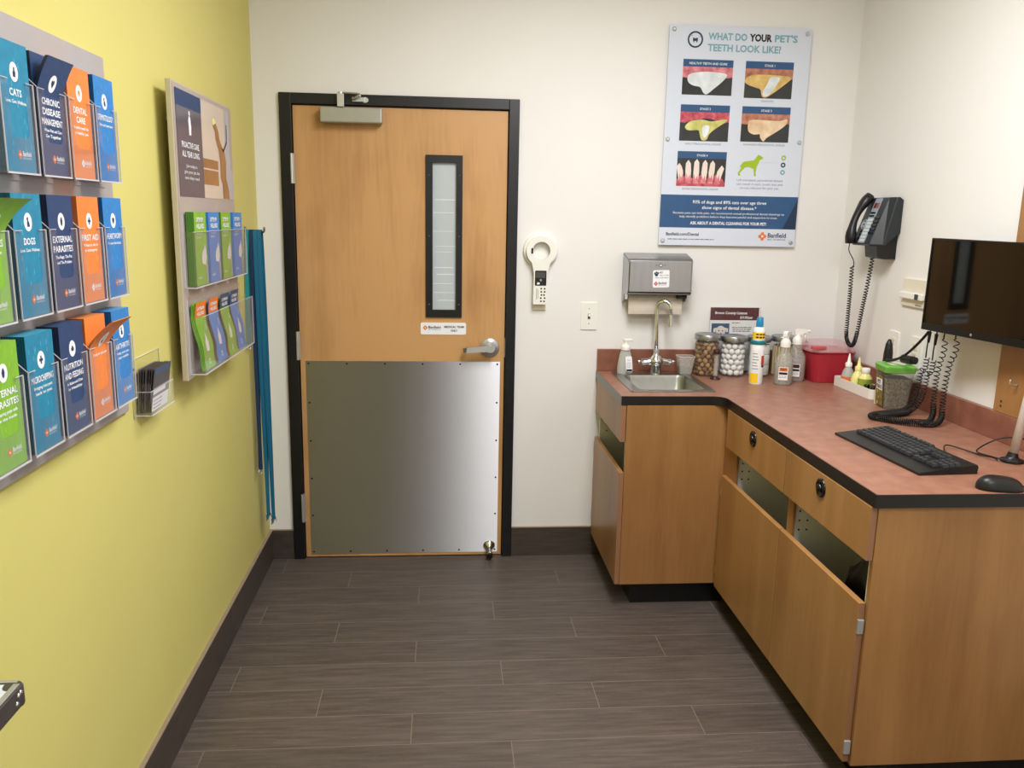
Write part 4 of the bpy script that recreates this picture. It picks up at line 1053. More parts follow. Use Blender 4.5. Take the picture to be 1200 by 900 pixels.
def tray_bottles():
    z = ZC + 0.0005
    a = V((2.484, -0.318, z)); d = (V((2.492, -0.628, z)) - a); L = d.length; u = d.normalized(); F = frame(a, u, (0, 0, 1))   # w = u x z
    s = -1 if F.to_3x3().col[2].x > 0 else 1
    t = thing('narrow_tray', 'narrow white tray holding small bottles by the right wall', 'tray', tuple(a))
    Q = Matrix.Translation(a) @ Matrix(((u.x, -u.y, 0, 0), (u.y, u.x, 0, 0), (0, 0, 1, 0), (0, 0, 0, 1)))   # +y' points to the right wall
    wd = 0.078; h = 0.040
    mb = MB(); pl = [(0, 0.012), (0.012, 0), (L - 0.014, 0), (L, 0.014), (L, wd - 0.014), (L - 0.014, wd), (0.012, wd), (0, wd - 0.012)]
    inn = [(0.004, 0.013), (0.013, 0.004), (L - 0.015, 0.004), (L - 0.004, 0.015), (L - 0.004, wd - 0.015), (L - 0.015, wd - 0.004), (0.013, wd - 0.004), (0.004, wd - 0.013)]
    mb.prism(pl, 0, 0.004, 'white_plastic', Q); mb.prism(pl, 0.004, h, 'white_plastic', Q, holes=[inn]); mb.build('tray_shell', t)
    def P(uu, ww): return Q @ V((uu, ww, 0.0045))
    def bottle(p, r, hb, tip, bm_, tm, label, lab):
        b = thing('squeeze_bottle', label, 'bottle', tuple(p), 'small bottles standing in the white tray')
        mb = MB(); mb.at([(r, 0), (r * 1.04, 0.004), (r * 1.04, hb * 0.55), (r * 0.8, hb * 0.8), (r * 0.55, hb * 0.92), (r * 0.5, hb)], bm_, *p, seg=24); mb.build('bottle_body', b)
        mb = MB(); mb.at([(r * 0.56, hb), (r * 0.56, hb + 0.014), (r * 0.3, hb + 0.02), (r * 0.1, hb + tip)], tm, *p, seg=16); mb.build('cone_tip', b)
        if lab:
            mb = MB(); mb.at([(r * 1.06, 0.012), (r * 1.06, hb * 0.5)], lab, *p, seg=24, capb=False, capt=False); mb.build('label_band', b)
    bottle(P(0.055, 0.036), 0.025, 0.085, 0.055, 'bottle_frost', 'white_plastic', 'white cone-tipped bottle, farthest in the white tray', 'orange_ink')
    bottle(P(0.130, 0.040), 0.026, 0.082, 0.055, 'bottle_yellow', 'bottle_yellow', 'pale yellow cone-tipped bottle in middle of tray', None)
    p = P(0.195, 0.036); b = thing('ear_cleaner_bottle', 'green-labelled bottle with white flip cap in the tray', 'bottle', tuple(p), 'small bottles standing in the white tray')
    mb = MB(); mb.at([(0.026, 0), (0.027, 0.004), (0.027, 0.062), (0.016, 0.078), (0.014, 0.082)], 'bottle_yellow', *p, seg=24); mb.build('bottle_body', b)
    mb = MB(); mb.at([(0.0275, 0.018), (0.0275, 0.060)], 'label_green', *p, seg=24, capb=False, capt=False); mb.build('label_band', b)
    mb = MB(); mb.at([(0.016, 0.082), (0.017, 0.084), (0.017, 0.100), (0.015, 0.103)], 'white_plastic', *p, seg=20); mb.build('flip_cap', b)
    for i, (uu, ww) in enumerate(((0.238, 0.022), (0.262, 0.040), (0.286, 0.022), (0.250, 0.060), (0.284, 0.060))):
        p = P(uu, ww); mb = MB(); mb.at([(0.011, 0), (0.0115, 0.003), (0.0115, 0.040), (0.010, 0.043)], 'black_shiny', *p, seg=16)
        tag(mb.build('black_vial', loc=p), 'small black vial standing in near end of white tray', 'vial', 'black vials in the white tray')
tray_bottles()
# small folded card between tray and bin
mb = MB(); mb.prism([(0, 0), (0.016, 0), (0.016, 0.088), (0, 0.088)], -0.002, 0.002, 'cream_card', frame((2.473, -0.695, ZC + 0.0006), (1, -0.1, 0), (0, 0, 1)))
tag(mb.build('folded_card', loc=(2.48, -0.696, ZC)), 'narrow cream card standing between white tray and treat bin', 'card')
def treat_bin():
    z = ZC + 0.0005; cx, cy = 2.512, -0.752
    t = thing('treat_bin', 'clear square tub of brown kibble with bright green lid', 'food tub', (cx, cy, z))
    rot = math.radians(-8); Q = Matrix.Translation((cx, cy, z)) @ Matrix.Rotation(rot, 4, 'Z')
    def ring(h, w, d, r=0.012): w *= 0.90; d *= 0.88; return [Q @ V((a, b, h)) for a, b in rrect(-w, -d, w, d, r, 3)]
    def shell(a, b, mt, top=False, name='x', par=None):
        n = len(a); fs = [(i, (i + 1) % n, n + (i + 1) % n, n + i) for i in range(n)] + [tuple(range(n))[::-1]]
        if top: fs.append(tuple(n + i for i in range(n)))
        mb = MB(); mb.add(a + b, fs, mt); return mb.build(name, par)
    shell(ring(0, 0.049, 0.050), ring(0.145, 0.060, 0.061), 'bin_plastic', name='tub_body', par=t)
    mb = MB(); L = Q @ frame((-0.0460, 0, 0.002), (0, -1, 0), (-0.075, 0, 1))
    mb.rect(-0.036, 0.006, 0.036, 0.122, 'bin_label', L, 0.0015); mb.rect(-0.026, 0.066, 0.030, 0.110, 'print_white', L, 0.002)
    mb.text('PET', 0, 0.091, 0.014, 'ink_black', L, 0.0025, bold=.03); mb.text('TREATS', 0, 0.072, 0.014, 'ink_black', L, 0.0025, 'C', 0.05, bold=.03)
    rg = random.Random(8)
    for k in range(9): mb.disc(rg.uniform(-.03, .03), rg.uniform(.012, .058), 0.006, rg.choice(['treat_tan', 'gold_ink', 'fur_white', 'treat_brown']), L, 0.0022, seg=9)
    mb.build('label_print', t)
    a = ring(0.003, 0.0475, 0.0485); b = ring(0.115, 0.0565, 0.0575)
    k = shell(a, b, 'kibble', True, 'kibble', None)
    tag(k, 'brown kibble filling the clear tub with green lid', 'kibble', kind='stuff')
    mb = MB(); n = len(ring(0, .06, .06)); A = ring(0.140, 0.063, 0.064); B = ring(0.162, 0.066, 0.067); Cc = ring(0.168, 0.060, 0.061)
    q = lambda s: [(s * n + i, s * n + (i + 1) % n, (s + 1) * n + (i + 1) % n, (s + 1) * n + i) for i in range(n)]
    mb.add(A + B + Cc, q(0) + q(1) + [tuple(2 * n + i for i in range(n)), tuple(range(n))[::-1]], 'lid_green'); ld = mb.build('lid', t, bevel=0.0015)
    mb = MB(); mb.prism(rrect(-0.028, -0.026, 0.030, 0.026, 0.008), 0.168, 0.1705, 'offwhite_plastic', Q); mb.build('lid_sticker', ld)
    return cx, cy, z
bx, by, bz = treat_bin()
# black handset pieces on and behind the green lid
mb = MB(); mb.at([(0.015, 0), (0.018, 0.01), (0.0185, 0.12), (0.017, 0.19), (0.013, 0.225), (0.006, 0.243), (0, 0.245)], 'black_plastic', 2.545, -0.630, ZC + 0.0005, seg=24)
tag(mb.build('otoscope', loc=(2.545, -0.63, ZC)), 'black rounded otoscope standing upright behind the green lid', 'otoscope')
t = thing('handheld_probe', 'short black cylinder lying on the green lid', 'instrument', (2.545, -0.80, ZC + 0.173))
mb = MB(); F = frame((2.572, -0.765, ZC + 0.190), (0, 0, 1), (0.1, 0.2, 0)); mb.cyl((2.545, -0.735, ZC + 0.1865), (2.560, -0.782, ZC + 0.1865), 0.0155, 'black_plastic', seg=20); mb.build('barrel', t, bevel=0.003)
mb = MB(); mb.cyl((2.560, -0.782, ZC + 0.1865), (2.564, -0.793, ZC + 0.1865), 0.0135, 'rubber', seg=20); mb.build('end_cap', t)

# ------------------------------------------------------------------ monitor
def monitor():
    ang = math.radians(11.5)
    P0 = V((2.452, -0.990, 1.236)); u = V((math.sin(ang), -math.cos(ang), 0)); wd, hg = 0.50, 0.311
    u = (u + V((0, 0, -0.010))).normalized(); vv = V((0, 0, 1)); vv = (vv - u * vv.dot(u)).normalized()
    M = frame(P0, u, vv)          # w points into the room
    t = thing('monitor', 'black flat monitor on a silver post above the keyboard', 'monitor', (2.49, -1.475, ZC))
    mb = MB(); mb.box((0, 0, -0.028), (wd, hg, -0.002), 'bezel', M); mb.box((0.05, 0.04, -0.045), (wd - 0.05, hg - 0.06, -0.028), 'bezel', M); mb.build('back_shell', t, bevel=0.004)
    mb = MB(); mb.prism([(0, 0), (wd, 0), (wd, hg), (0, hg)], -0.002, 0.0025, 'bezel', M, holes=[[(0.005, 0.023), (wd - 0.005, 0.023), (wd - 0.005, hg - 0.006), (0.005, hg - 0.006)]])
    mb.disc(0.215, 0.0115, 0.0045, 'satin', M, 0.003); bz_ = mb.build('bezel', t)
    mb = MB(); mb.rect(0.005, 0.023, wd - 0.005, hg - 0.006, 'screen', M, 0.0005); mb.build('screen', t)
    base = V((2.490, -1.472, ZC)); top = V((2.528, -1.500, 1.40)); c = M @ V((wd * 0.62, hg * 0.5, -0.045))
    mb = MB(); mb.tube([base + V((0, 0, 0.012)), base.lerp(top, 0.5), top], 0.0125, 'post_silver', 16); mb.build('post', t)
    mb = MB(); mb.at([(0.032, 0.0005), (0.032, 0.007), (0.020, 0.011), (0.016, 0.018), (0.013, 0.03)], 'black_plastic', base.x, base.y, ZC, seg=28); mb.build('foot', t)
    mb = MB(); mb.tube([top.lerp(base, 0.12), (top.x + 0.02, top.y + 0.05, c.z), tuple(c + V((0.03, 0, 0))), tuple(c)], 0.012, 'black_plastic', 10); mb.build('arm', t)
    mb = MB()
    pts = smooth_path([(2.482, -0.985, 1.225), (2.483, -0.955, 1.198), (2.485, -0.90, 1.155), (2.488, -0.84, 1.117), (2.490, -0.78, 1.092), (2.490, -0.725, 1.079)], 6)
    mb.tube(pts, [0.0048] * (len(pts) - 9) + [0.0048 + 0.0022 * (i / 8) for i in range(9)], 'cord_rubber', 10)
    tag(mb.build('black_cable', loc=(2.48, -0.85, 1.08)), 'thick black cable running from monitor corner down to green lid', 'cable')
monitor()
def coil_cord(top1, top2, down, loop, upw, label):
    t = thing('coiled_cord', label, 'coiled cord', (2.45, -0.95, ZC), 'coiled instrument cords hanging behind the monitor')
    path = [V(top1) + V((0, 0, -0.085)), V(top1) + V((0.003, 0.010, -0.13))] + [V(p) for p in down] + [V(p) for p in loop] + [V(p) for p in upw] + [V(top2) + V((0, 0, -0.05)), V(top2)]
    mb = MB(); coil(mb, path, 0.0086, 0.0019, lambda f: 0.0125 if f < 0.14 else (0.0085 if f < 0.27 else (0.0068 if f < 0.70 else 0.0075 + (f - 0.70) * 0.055)), 'cord_rubber', 5, 12); mb.build('coil', t)
    mb = MB(); mb.tube(smooth_path([V(top1) + V((0, 0, 0.055)), V(top1), V(top1) + V((-0.002, 0.004, -0.04)), V(top1) + V((0, 0.008, -0.085))], 5), 0.0024, 'cord_rubber', 8)
    mb.cyl(V(top1) + V((0, 0, 0.012)), V(top1) + V((0, 0.003, -0.028)), 0.0062, 'rubber', 0.0045, 12); mb.build('strain_relief', t)
    mb = MB(); mb.tube([V(top2) + V((0.0, 0.009, -0.002)), V(top2) + V((0, 0.004, 0.055))], 0.0024, 'cord_rubber', 8); mb.build('upper_lead', t)
zc = ZC + 0.0118
coil_cord((2.560, -0.868, 1.198), (2.553, -1.040, 1.212),
          [(2.552, -0.854, 1.06), (2.551, -0.846, 1.00), (2.548, -0.836, 0.95), (2.530, -0.845, zc + 0.014)],
          [(2.485, -0.868, zc), (2.41, -0.896, zc), (2.345, -0.922, zc), (2.328, -0.962, zc), (2.375, -1.020, zc), (2.44, -1.060, zc), (2.500, -1.062, zc)],
          [(2.538, -1.032, zc + 0.018), (2.550, -1.010, 0.97), (2.550, -1.010, 1.04), (2.551, -1.021, 1.12)], 'black coiled cord behind monitor, the outer one of two loops')
coil_cord((2.556, -0.916, 1.196), (2.553, -0.974, 1.20),
          [(2.553, -0.896, 1.06), (2.551, -0.888, 1.00), (2.546, -0.876, 0.95), (2.524, -0.880, zc + 0.014)],
          [(2.485, -0.900, zc), (2.425, -0.924, zc), (2.375, -0.944, zc), (2.362, -0.966, zc), (2.395, -0.998, zc), (2.45, -1.030, zc), (2.495, -1.026, zc)],
          [(2.530, -0.992, zc + 0.018), (2.549, -0.958, 0.97), (2.550, -0.954, 1.04), (2.551, -0.962, 1.11)], 'black coiled cord behind monitor, the inner one of two loops')
mb = MB(); mb.box((2.530, -1.10, 1.2745), (W - 0.001, -0.86, 1.38), 'black_plastic')
tag(mb.build('instrument_wall_unit', loc=(2.575, -0.98, 1.2745), bevel=0.006), 'black instrument wall box tucked behind the monitor', 'wall unit')

# ------------------------------------------------------------------ keyboard and mouse
def keyboard():
    a = math.radians(4); o = V((2.124, -1.602, ZC + 0.0005))
    L = V((-math.sin(a), math.cos(a), 0)); S = V((math.cos(a), math.sin(a), 0))
    # u runs from the far end to the near end, v from the front (palm side) to the back
    org = o + L * 0.445; M = frame(org, -L, S)
    t = thing('keyboard', 'black wired keyboard lying along the long worktop', 'keyboard', tuple(o + L * 0.22 + S * 0.08))
    mb = MB(); F = frame(org, S, (0, 0, 1))   # side profile in (S, z); w = S x z = +? along the length
    prof = [(0, 0), (0.004, 0.0), (0.180, 0.0), (0.182, 0.020), (0.178, 0.026), (0.060, 0.013), (0.0, 0.0075)]
    s = 1 if F.to_3x3().col[2].dot(-L) > 0 else -1
    mb.prism(prof, 0 if s > 0 else -0.445, 0.445 if s > 0 else 0, 'black_plastic', F); mb.build('case', t, bevel=0.002)
    slope = math.atan2(0.0175, 0.178)
    KM = frame(org + V((0, 0, 0.0085)), -L, S * math.cos(slope) + V((0, 0, math.sin(slope))))
    kw = 0.0190; n = 0
    rows = [(0.062, [1.25, 1.25, 1.25, 6.0, 1.25, 1.25, 1.25, 1.5]), (0.081, [2.25] + [1] * 10 + [2.75]), (0.100, [1.75] + [1] * 11 + [2.25]),
            (0.119, [1.5] + [1] * 12 + [1.5]), (0.138, [1] * 13 + [2]), (0.160, [1] * 4 + [-0.4] + [1] * 4 + [-0.4] + [1] * 4)]
    def key(u0, v0, w, h=0.0165):
        mb = MB(); b = [(u0 + 0.001, v0), (u0 + w - 0.001, v0), (u0 + w - 0.001, v0 + h), (u0 + 0.001, v0 + h)]
        tp = [(u0 + 0.003, v0 + 0.0015), (u0 + w - 0.003, v0 + 0.0015), (u0 + w - 0.003, v0 + h - 0.002), (u0 + 0.003, v0 + h - 0.002)]
        vs = [(x, y, 0.0) for x, y in b] + [(x, y, 0.0085) for x, y in tp]
        mb.add(vs, [(0, 1, 5, 4), (1, 2, 6, 5), (2, 3, 7, 6), (3, 0, 4, 7), (4, 5, 6, 7)], 'key_plastic', KM); mb.build('key', t)
    for v0, ks in rows:
        u = 0.022
        for k in ks:
            if k < 0: u += -k * kw; continue
            key(u, v0, k * kw); u += k * kw
    for r_, c_ in ((0.138, 3), (0.119, 3), (0.062, 3)):
        for i in range(c_): key(0.322 + i * kw * 0.94, r_, kw * 0.94)
    key(0.322 + kw * 0.94, 0.081, kw * 0.94)
    for r_ in (0.062, 0.081, 0.100, 0.119):
        for i in range(3 if r_ > 0.07 else 2): key(0.384 + i * kw * 0.94 * (1 if r_ > 0.07 else 1), r_, kw * 0.94)
    mb = MB(); p0 = org + (-L) * 0.27 + S * 0.18 + V((0, 0, 0.012))
    mb.tube(smooth_path([tuple(p0 - S * 0.01), tuple(p0 + S * 0.02), (2.375, -1.33, ZC + 0.012), (2.43, -1.40, ZC + 0.003), (2.455, -1.435, ZC + 0.003), (2.452, -1.462, ZC + 0.003)], 8), 0.0022, 'cord_rubber', 8); mb.build('cable', t)
keyboard()
def mouse():
    c = V((2.278, -1.722, ZC + 0.0005)); a = math.radians(82)
    u = V((math.sin(a), -math.cos(a) * -1, 0)); 
    ax = V((0.985, -0.17, 0)); ay = V((0.17, 0.985, 0)); M = frame(c, ax, ay)
    t = thing('mouse', 'black computer mouse at the near end of worktop', 'mouse', tuple(c))
    mb = MB(); vs = []; nu, nv = 18, 9
    for j in range(nv):
        f = j / (nv - 1); k = math.cos(f * math.pi / 2) ** 0.55
        for i in range(nu):
            g = 2 * math.pi * i / nu; e = 0.8
            x = 0.060 * math.copysign(abs(math.cos(g)) ** e, math.cos(g)) * k; y = 0.031 * math.copysign(abs(math.sin(g)) ** e, math.sin(g)) * k
            vs.append((x, y, 0.036 * math.sin(f * math.pi / 2) * (1 - 0.12 * x / 0.06)))
    fs = [(j * nu + i, j * nu + (i + 1) % nu, (j + 1) * nu + (i + 1) % nu, (j + 1) * nu + i) for j in range(nv - 1) for i in range(nu)] + [tuple(range(nu))[::-1]]
    mb.add(vs, fs, 'black_plastic', M, True); mb.build('body', t)
    mb = MB(); mb.lathe([(0.008, -0.003), (0.0085, 0), (0.008, 0.003)], 'rubber', M @ frame((0.036, 0, 0.022), (1, 0, 0), (0, 0, 1)), 16); mb.build('scroll_wheel', t)
    mb = MB(); s = M @ V((0.055, 0.004, 0.008))
    mb.tube(smooth_path([tuple(s), tuple(s + V((0.03, 0.01, 0.0))), (2.42, -1.66, ZC + 0.007), (2.47, -1.56, ZC + 0.012), (2.545, -1.515, ZC + 0.06), (2.515, -1.40, ZC + 0.055), (2.43, -1.395, ZC + 0.014), (2.437, -1.46, ZC + 0.012), (2.482, -1.518, ZC + 0.010)], 8), 0.0022, 'cord_rubber', 8); mb.build('cable', t)
mouse()

# ------------------------------------------------------------------ right wall: phone, thermostat, outlets, board
def phone():
    y0 = -0.312; M = onright(W, y0, 1.45)          # u toward the camera, v up, w into the room
    t = thing('wall_telephone', 'dark grey wall telephone with handset and hanging coiled cord', 'telephone', (W, y0 - 0.08, 1.45))
    WT, WB = 0.046, 0.112
    SD = M @ Matrix(((0, 0, 1, 0), (0, 1, 0, 0), (1, 0, 0, 0), (0, 0, 0, 1)))   # profile in (w, v), pulled along u
    mb = MB(); pr = [(0.001, 0.235), (0.026, 0.246), (WT, 0.245), (WB, 0.056), (WB - 0.008, 0.050), (0.055, 0.078), (0.001, 0.105)]; n = len(pr)
    vs = [(u, v_, w_ * k) for u, k, dv in ((0, 1, 0), (0.142, 1, 0), (0.176, 0.60, 0.0)) for w_, v_ in pr]
    fs = [(a * n + i, a * n + (i + 1) % n, (a + 1) * n + (i + 1) % n, (a + 1) * n + i) for a in (0, 1) for i in range(n)] + [tuple(range(n))[::-1], tuple(2 * n + i for i in range(n))]
    mb.add(vs, fs, 'phone_body', M); bm = None
    bd = mb.build('body', t, bevel=0.006, seg=3)
    mb = MB(); mb.prism([(0.001, 0.12), (0.060, 0.085), (0.088, 0.066), (0.078, 0.006), (0.055, 0), (0.001, 0)], 0.062, 0.158, 'black_plastic', SD); mb.build('wall_base', t, bevel=0.006)
    # sloping face
    fo = M @ V((0.0, 0.056, WB)); ft = M @ V((0.0, 0.245, WT)); F = frame(fo, (0, -1, 0), ft - fo); H = (ft - fo).length
    mb = MB(); mb.prism(rrect(0.052, 0.006, 0.104, H - 0.004, 0.004), 0.0005, 0.0025, 'phone_silver', F)
    mb.rect(0.060, H - 0.046, 0.099, H - 0.024, 'phone_red', F, 0.003); mb.rect(0.060, H - 0.046, 0.076, H - 0.024, 'maroon', F, 0.0032)
    for i in range(7): mb.rect(0.058, 0.012 + i * 0.0145, 0.100, 0.023 + i * 0.0145, 'phone_white', F, 0.003)
    pn = mb.build('silver_panel', t)
    def pk(u, v, w_, h_, par, mt='black_shiny'):
        mb = MB(); mb.prism(rrect(u, v, u + w_, v + h_, 0.0015, 2), 0.002, 0.0055, mt, F); mb.build('button', par)
    for r in range(2):
        for c in range(3): pk(0.060 + c * 0.013, 0.117 + r * 0.013, 0.008, 0.007, pn)
    for r in range(6): pk(0.042, 0.022 + r * 0.0145, 0.007, 0.007, bd)
    for r in range(5):
        for c in range(3): pk(0.107 + c * 0.0125, 0.045 + r * 0.016, 0.0095, 0.009, bd)
    # handset along the left
    hs = []
    for i in range(11):
        s = i / 10; hs.append(F @ V((0.018 - 0.004 * math.sin(s * math.pi), -0.004 + s * (H + 0.010), 0.016 + 0.020 * math.sin(s * math.pi))))
    rad = [0.022, 0.026, 0.025, 0.020, 0.0175, 0.017, 0.0175, 0.020, 0.025, 0.026, 0.021]
    mb = MB(); mb.tube(hs, rad, 'black_plastic', 16, flat=0.8); hn = mb.build('handset', t)
    mb = MB(); mb.lathe([(0.021, 0), (0.021, 0.004), (0.018, 0.006), (0.017, 0.004)], 'phone_silver', F @ Matrix.Translation((0.045, 0.085, 0.001)), 24); mb.build('speaker_ring', bd)
    mb = MB(); p = hs[0]
    coilp = [V((2.518, -0.322, 1.412)), V((2.522, -0.318, 1.30)), V((2.526, -0.312, 1.18)), V((2.530, -0.308, 1.115)), V((2.534, -0.330, 1.082)), V((2.538, -0.358, 1.084)), V((2.542, -0.372, 1.13)), V((2.548, -0.385, 1.24)), V((2.555, -0.398, 1.36)), V((2.560, -0.405, 1.46)), V((2.561, -0.405, 1.475))]
    coil(mb, coilp, 0.0072, 0.0023, lambda f: 0.0125 if f < 0.12 or f > 0.78 else (0.0056 if 0.36 < f < 0.56 else 0.0105), 'cord_rubber', 5, 10)
    mb.tube(smooth_path([tuple(p), (p.x, p.y, p.z - 0.03), (2.516, -0.330, 1.44), (2.522, -0.327, 1.418), (2.5195, -0.320, 1.411)], 6), 0.0019, 'cord_rubber', 6)
    mb.tube([(2.561, -0.405, 1.474), (2.561, -0.405, 1.50)], 0.002, 'cord_rubber', 6); mb.build('coiled_cord', t)
phone()
t = thing('thermostat', 'cream two-part wall thermostat left of the monitor', 'thermostat', (W, -0.645, 1.33)); M = onright(W, -0.645, 1.328)
mb = MB(); mb.box((-0.080, -0.052, -0.0005), (0.085, 0.056, 0.010), 'offwhite_plastic', M); mb.build('back_plate', t, bevel=0.003)
mb = MB(); mb.box((-0.076, -0.022, 0.010), (0.081, 0.004, 0.026), 'white_plastic', M); mb.build('slider_bar', t, bevel=0.004)
mb = MB(); mb.rect(0.035, -0.020, 0.060, 0.001, 'black_shiny', M, 0.0268); mb.rect(0.020, -0.046, 0.062, -0.040, 'grey_line', M, 0.0104); mb.build('display', t)
def outlet(y, z, label):
    t = thing('wall_outlet', label, 'outlet', (W, y, z), 'white wall outlets above the right backsplash'); M = onright(W, y, z)
    mb = MB(); mb.prism(rrect(-0.038, -0.060, 0.038, 0.060, 0.004), 0, 0.006, 'white_plastic', M); mb.build('cover_plate', t, bevel=0.002)
    for dz in (-0.028, 0.008):
        mb = MB(); mb.prism(rrect(-0.017, dz, 0.017, dz + 0.026, 0.005), 0.006, 0.008, 'offwhite_plastic', M)
        for dx in (-0.007, 0.005): mb.rect(dx, dz + 0.009, dx + 0.002, dz + 0.019, 'dark_hole', M, 0.0083)
        mb.disc(0, dz + 0.005, 0.0025, 'dark_hole', M, 0.0083, seg=8); mb.build('socket', t)
outlet(-0.528, 1.105, 'white wall outlet behind the upright black handle')
outlet(-0.690, 1.105, 'white wall outlet behind the treat tub and cable')
t = thing('wooden_wall_panel', 'tall maple panel on right wall behind the monitor', 'panel', (W, -1.5, 0.996))
mb = MB(); mb.box((W - 0.019, -1.760, 0.9965), (W - 0.0005, -1.200, 2.25), 'maple_side'); mb.build('board', t, bevel=0.001)
for z in (1.02, 1.035):
    mb = MB(); mb.lathe([(0.0045, 0), (0.004, 0.0015), (0, 0.002)], 'brass_screw', onright(W - 0.019, -1.235, z), 10); mb.build('screw', t)
mb = MB(); mb.tube(smooth_path([(W - 0.019, -1.30, 1.10), (W - 0.035, -1.30, 1.10), (W - 0.045, -1.30, 1.105), (W - 0.045, -1.30, 1.118)], 5), 0.003, 'satin', 8); mb.build('hook', t)

# ------------------------------------------------------------------ left wall: big brochure rack
COLW, COLH = 0.106, 0.219
CY = [-2.325, -2.189, -2.056, -1.925, -1.795]      # left (near) edges of the columns
RZ = [1.146, 1.397, 1.653]
def rack():
    t = thing('brochure_rack', 'large grey wall rack with rows of clear brochure pockets', 'brochure rack', (0, -2.0, 1.5))
    mb = MB(); mb.box((0.0005, -2.470, 1.093), (0.010, -1.612, 1.934), 'rack_grey'); mb.build('back_board', t, bevel=0.001)
    for r, z0 in enumerate(RZ):
        mb = MB(); mb.box((0.010, -2.46, z0 - 0.014), (0.0125, -1.660, z0 - 0.006), 'rack_grey'); mb.build('rail', t)
        for c, y in enumerate(CY):
            if c == 0 and r == 2: continue
            mb = MB(); a, b = y - 0.006, y + COLW + 0.006; zb = z0 - 0.004; x0, x1 = 0.0125, 0.0575
            M = onleft(x1, 0, 0)
            up = zb + 0.158; nx0, nx1, nz = y + 0.022, y + COLW - 0.020, zb + 0.062
            mb.prism([(a, zb), (b, zb), (b, up), (nx1, up), (nx1, nz + 0.008), (nx1 - 0.008, nz), (nx0 + 0.008, nz), (nx0, nz + 0.008), (nx0, up), (a, up)], -0.002, 0.0, 'acrylic', M)
            S = frame((0, a, 0), (1, 0, 0), (0, 0, 1))
            sd = [(x0, zb), (x1, zb), (x1, up), (x0, up + 0.045)]
            mb.prism(sd, -0.002, 0.0, 'acrylic', S); mb.prism(sd, -(b - a), -(b - a) + 0.002, 'acrylic', S)
            mb.box((x0, a, zb), (x1, b, zb + 0.002), 'acrylic'); p = mb.build('pocket', t)
            mb = MB(); e = 0.0022
            mb.box((x1 - 0.001, b - e, zb), (x1 + 0.001, b, up), 'acrylic_edge'); mb.box((x1 - 0.001, a, zb - 0.001), (x1 + 0.0012, b, zb + 0.0022), 'acrylic_edge')
            mb.tube([(x0, a, up + 0.045), (x1, a, up)], 0.0011, 'acrylic_edge', 4); mb.box((x1 - 0.001, a, zb), (x1 + 0.001, a + 0.0012, up), 'acrylic_edge')
            mb.box((x1 - 0.001, a, up - 0.0012), (x1 + 0.0005, nx0, up), 'acrylic_edge'); mb.box((x1 - 0.001, nx1, up - 0.0012), (x1 + 0.0005, b, up), 'acrylic_edge')
            mb.build('pocket_edge', p)
rack()
GLYPH = {
    'cat': [(-.35, -.6), (.35, -.6), (.4, 0), (.2, .25), (.25, .65), (.05, .45), (-.15, .65), (-.15, .2), (-.4, -.1)],
    'dog': [(-.3, -.6), (.45, -.6), (.35, -.1), (.05, .2), (.1, .6), (-.15, .65), (-.45, .35), (-.2, .2), (-.35, -.1)],
    'tooth': [(-.4, .5), (0, .35), (.4, .5), (.4, .1), (.2, -.6), (.05, -.1), (-.05, -.1), (-.2, -.6), (-.4, .1)],
    'bug': [(-.3, -.4), (0, -.65), (.3, -.4), (.4, .1), (.2, .5), (0, .65), (-.2, .5), (-.4, .1)],
    'heart': [(0, -.6), (.5, 0), (.45, .4), (.2, .5), (0, .3), (-.2, .5), (-.45, .4), (-.5, 0)],
    'bowl': [(-.4, -.35), (.4, -.35), (.55, .05), (.35, .1), (.2, .4), (-.2, .4), (-.35, .1), (-.55, .05)],
    'cross': [(-.18, -.55), (.18, -.55), (.18, -.18), (.55, -.18), (.55, .18), (.18, .18), (.18, .55), (-.18, .55), (-.18, .18), (-.55, .18), (-.55, -.18), (-.18, -.18)],
}
def brochure_art(mb, color, title, sub, glyph, M, w, h=COLH, wd=COLW, logo=True):
    c = wd / 2
    rg = random.Random(sum(map(ord, (title or ['x'])[0])) + 3)
    for _ in range(16):       # faint pale paw-like flecks in the printed ground
        x, z = rg.uniform(.008, wd - .012), rg.uniform(.02, h - .01)
        mb.flat([(x, z), (x + .004, z + .001), (x + .003, z + .010), (x + .001, z + .009)], color + '_fleck', M, w - 0.0002)
    mb.disc(c, h - 0.050, 0.0145, 'print_white', M, w, ry=0.0165, seg=22)
    g = GLYPH[glyph]; mb.flat([(c + x * 0.012, h - 0.050 + z * 0.014) for x, z in g], 'ink_navy' if glyph != 'tooth' else 'tan_curl', M, w + 0.0004)
    z = h - 0.090
    for s in title:
        mb.text(s, c, z, 0.0125, 'print_white', M, w, 'C', min(wd * 0.80, 0.0105 * len(s)), bold=0.02); z -= 0.0185
    z += 0.006
    for i, s in enumerate(sub):
        mb.text(s, c, z, 0.006, 'print_white', M, w, 'C', wd * (0.68 if i == 0 else 0.6), bold=0.02); z -= 0.0105
    if logo:
        clinic_logo(mb, c - 0.004, 0.030, 0.0075, M, w, txt='print_white', wd=0.030, mark='orange_ink' if color != 'orange' else 'print_white', bg='print_white' if color != 'orange' else 'orange')
for nm, c in (('teal', (74, 168, 196)), ('navy', (48, 82, 128)), ('orange', (238, 150, 86)), ('blue', (78, 156, 214)), ('green', (152, 198, 84))):
    mat(nm + '_fleck', c, 0.4, var=0.05)
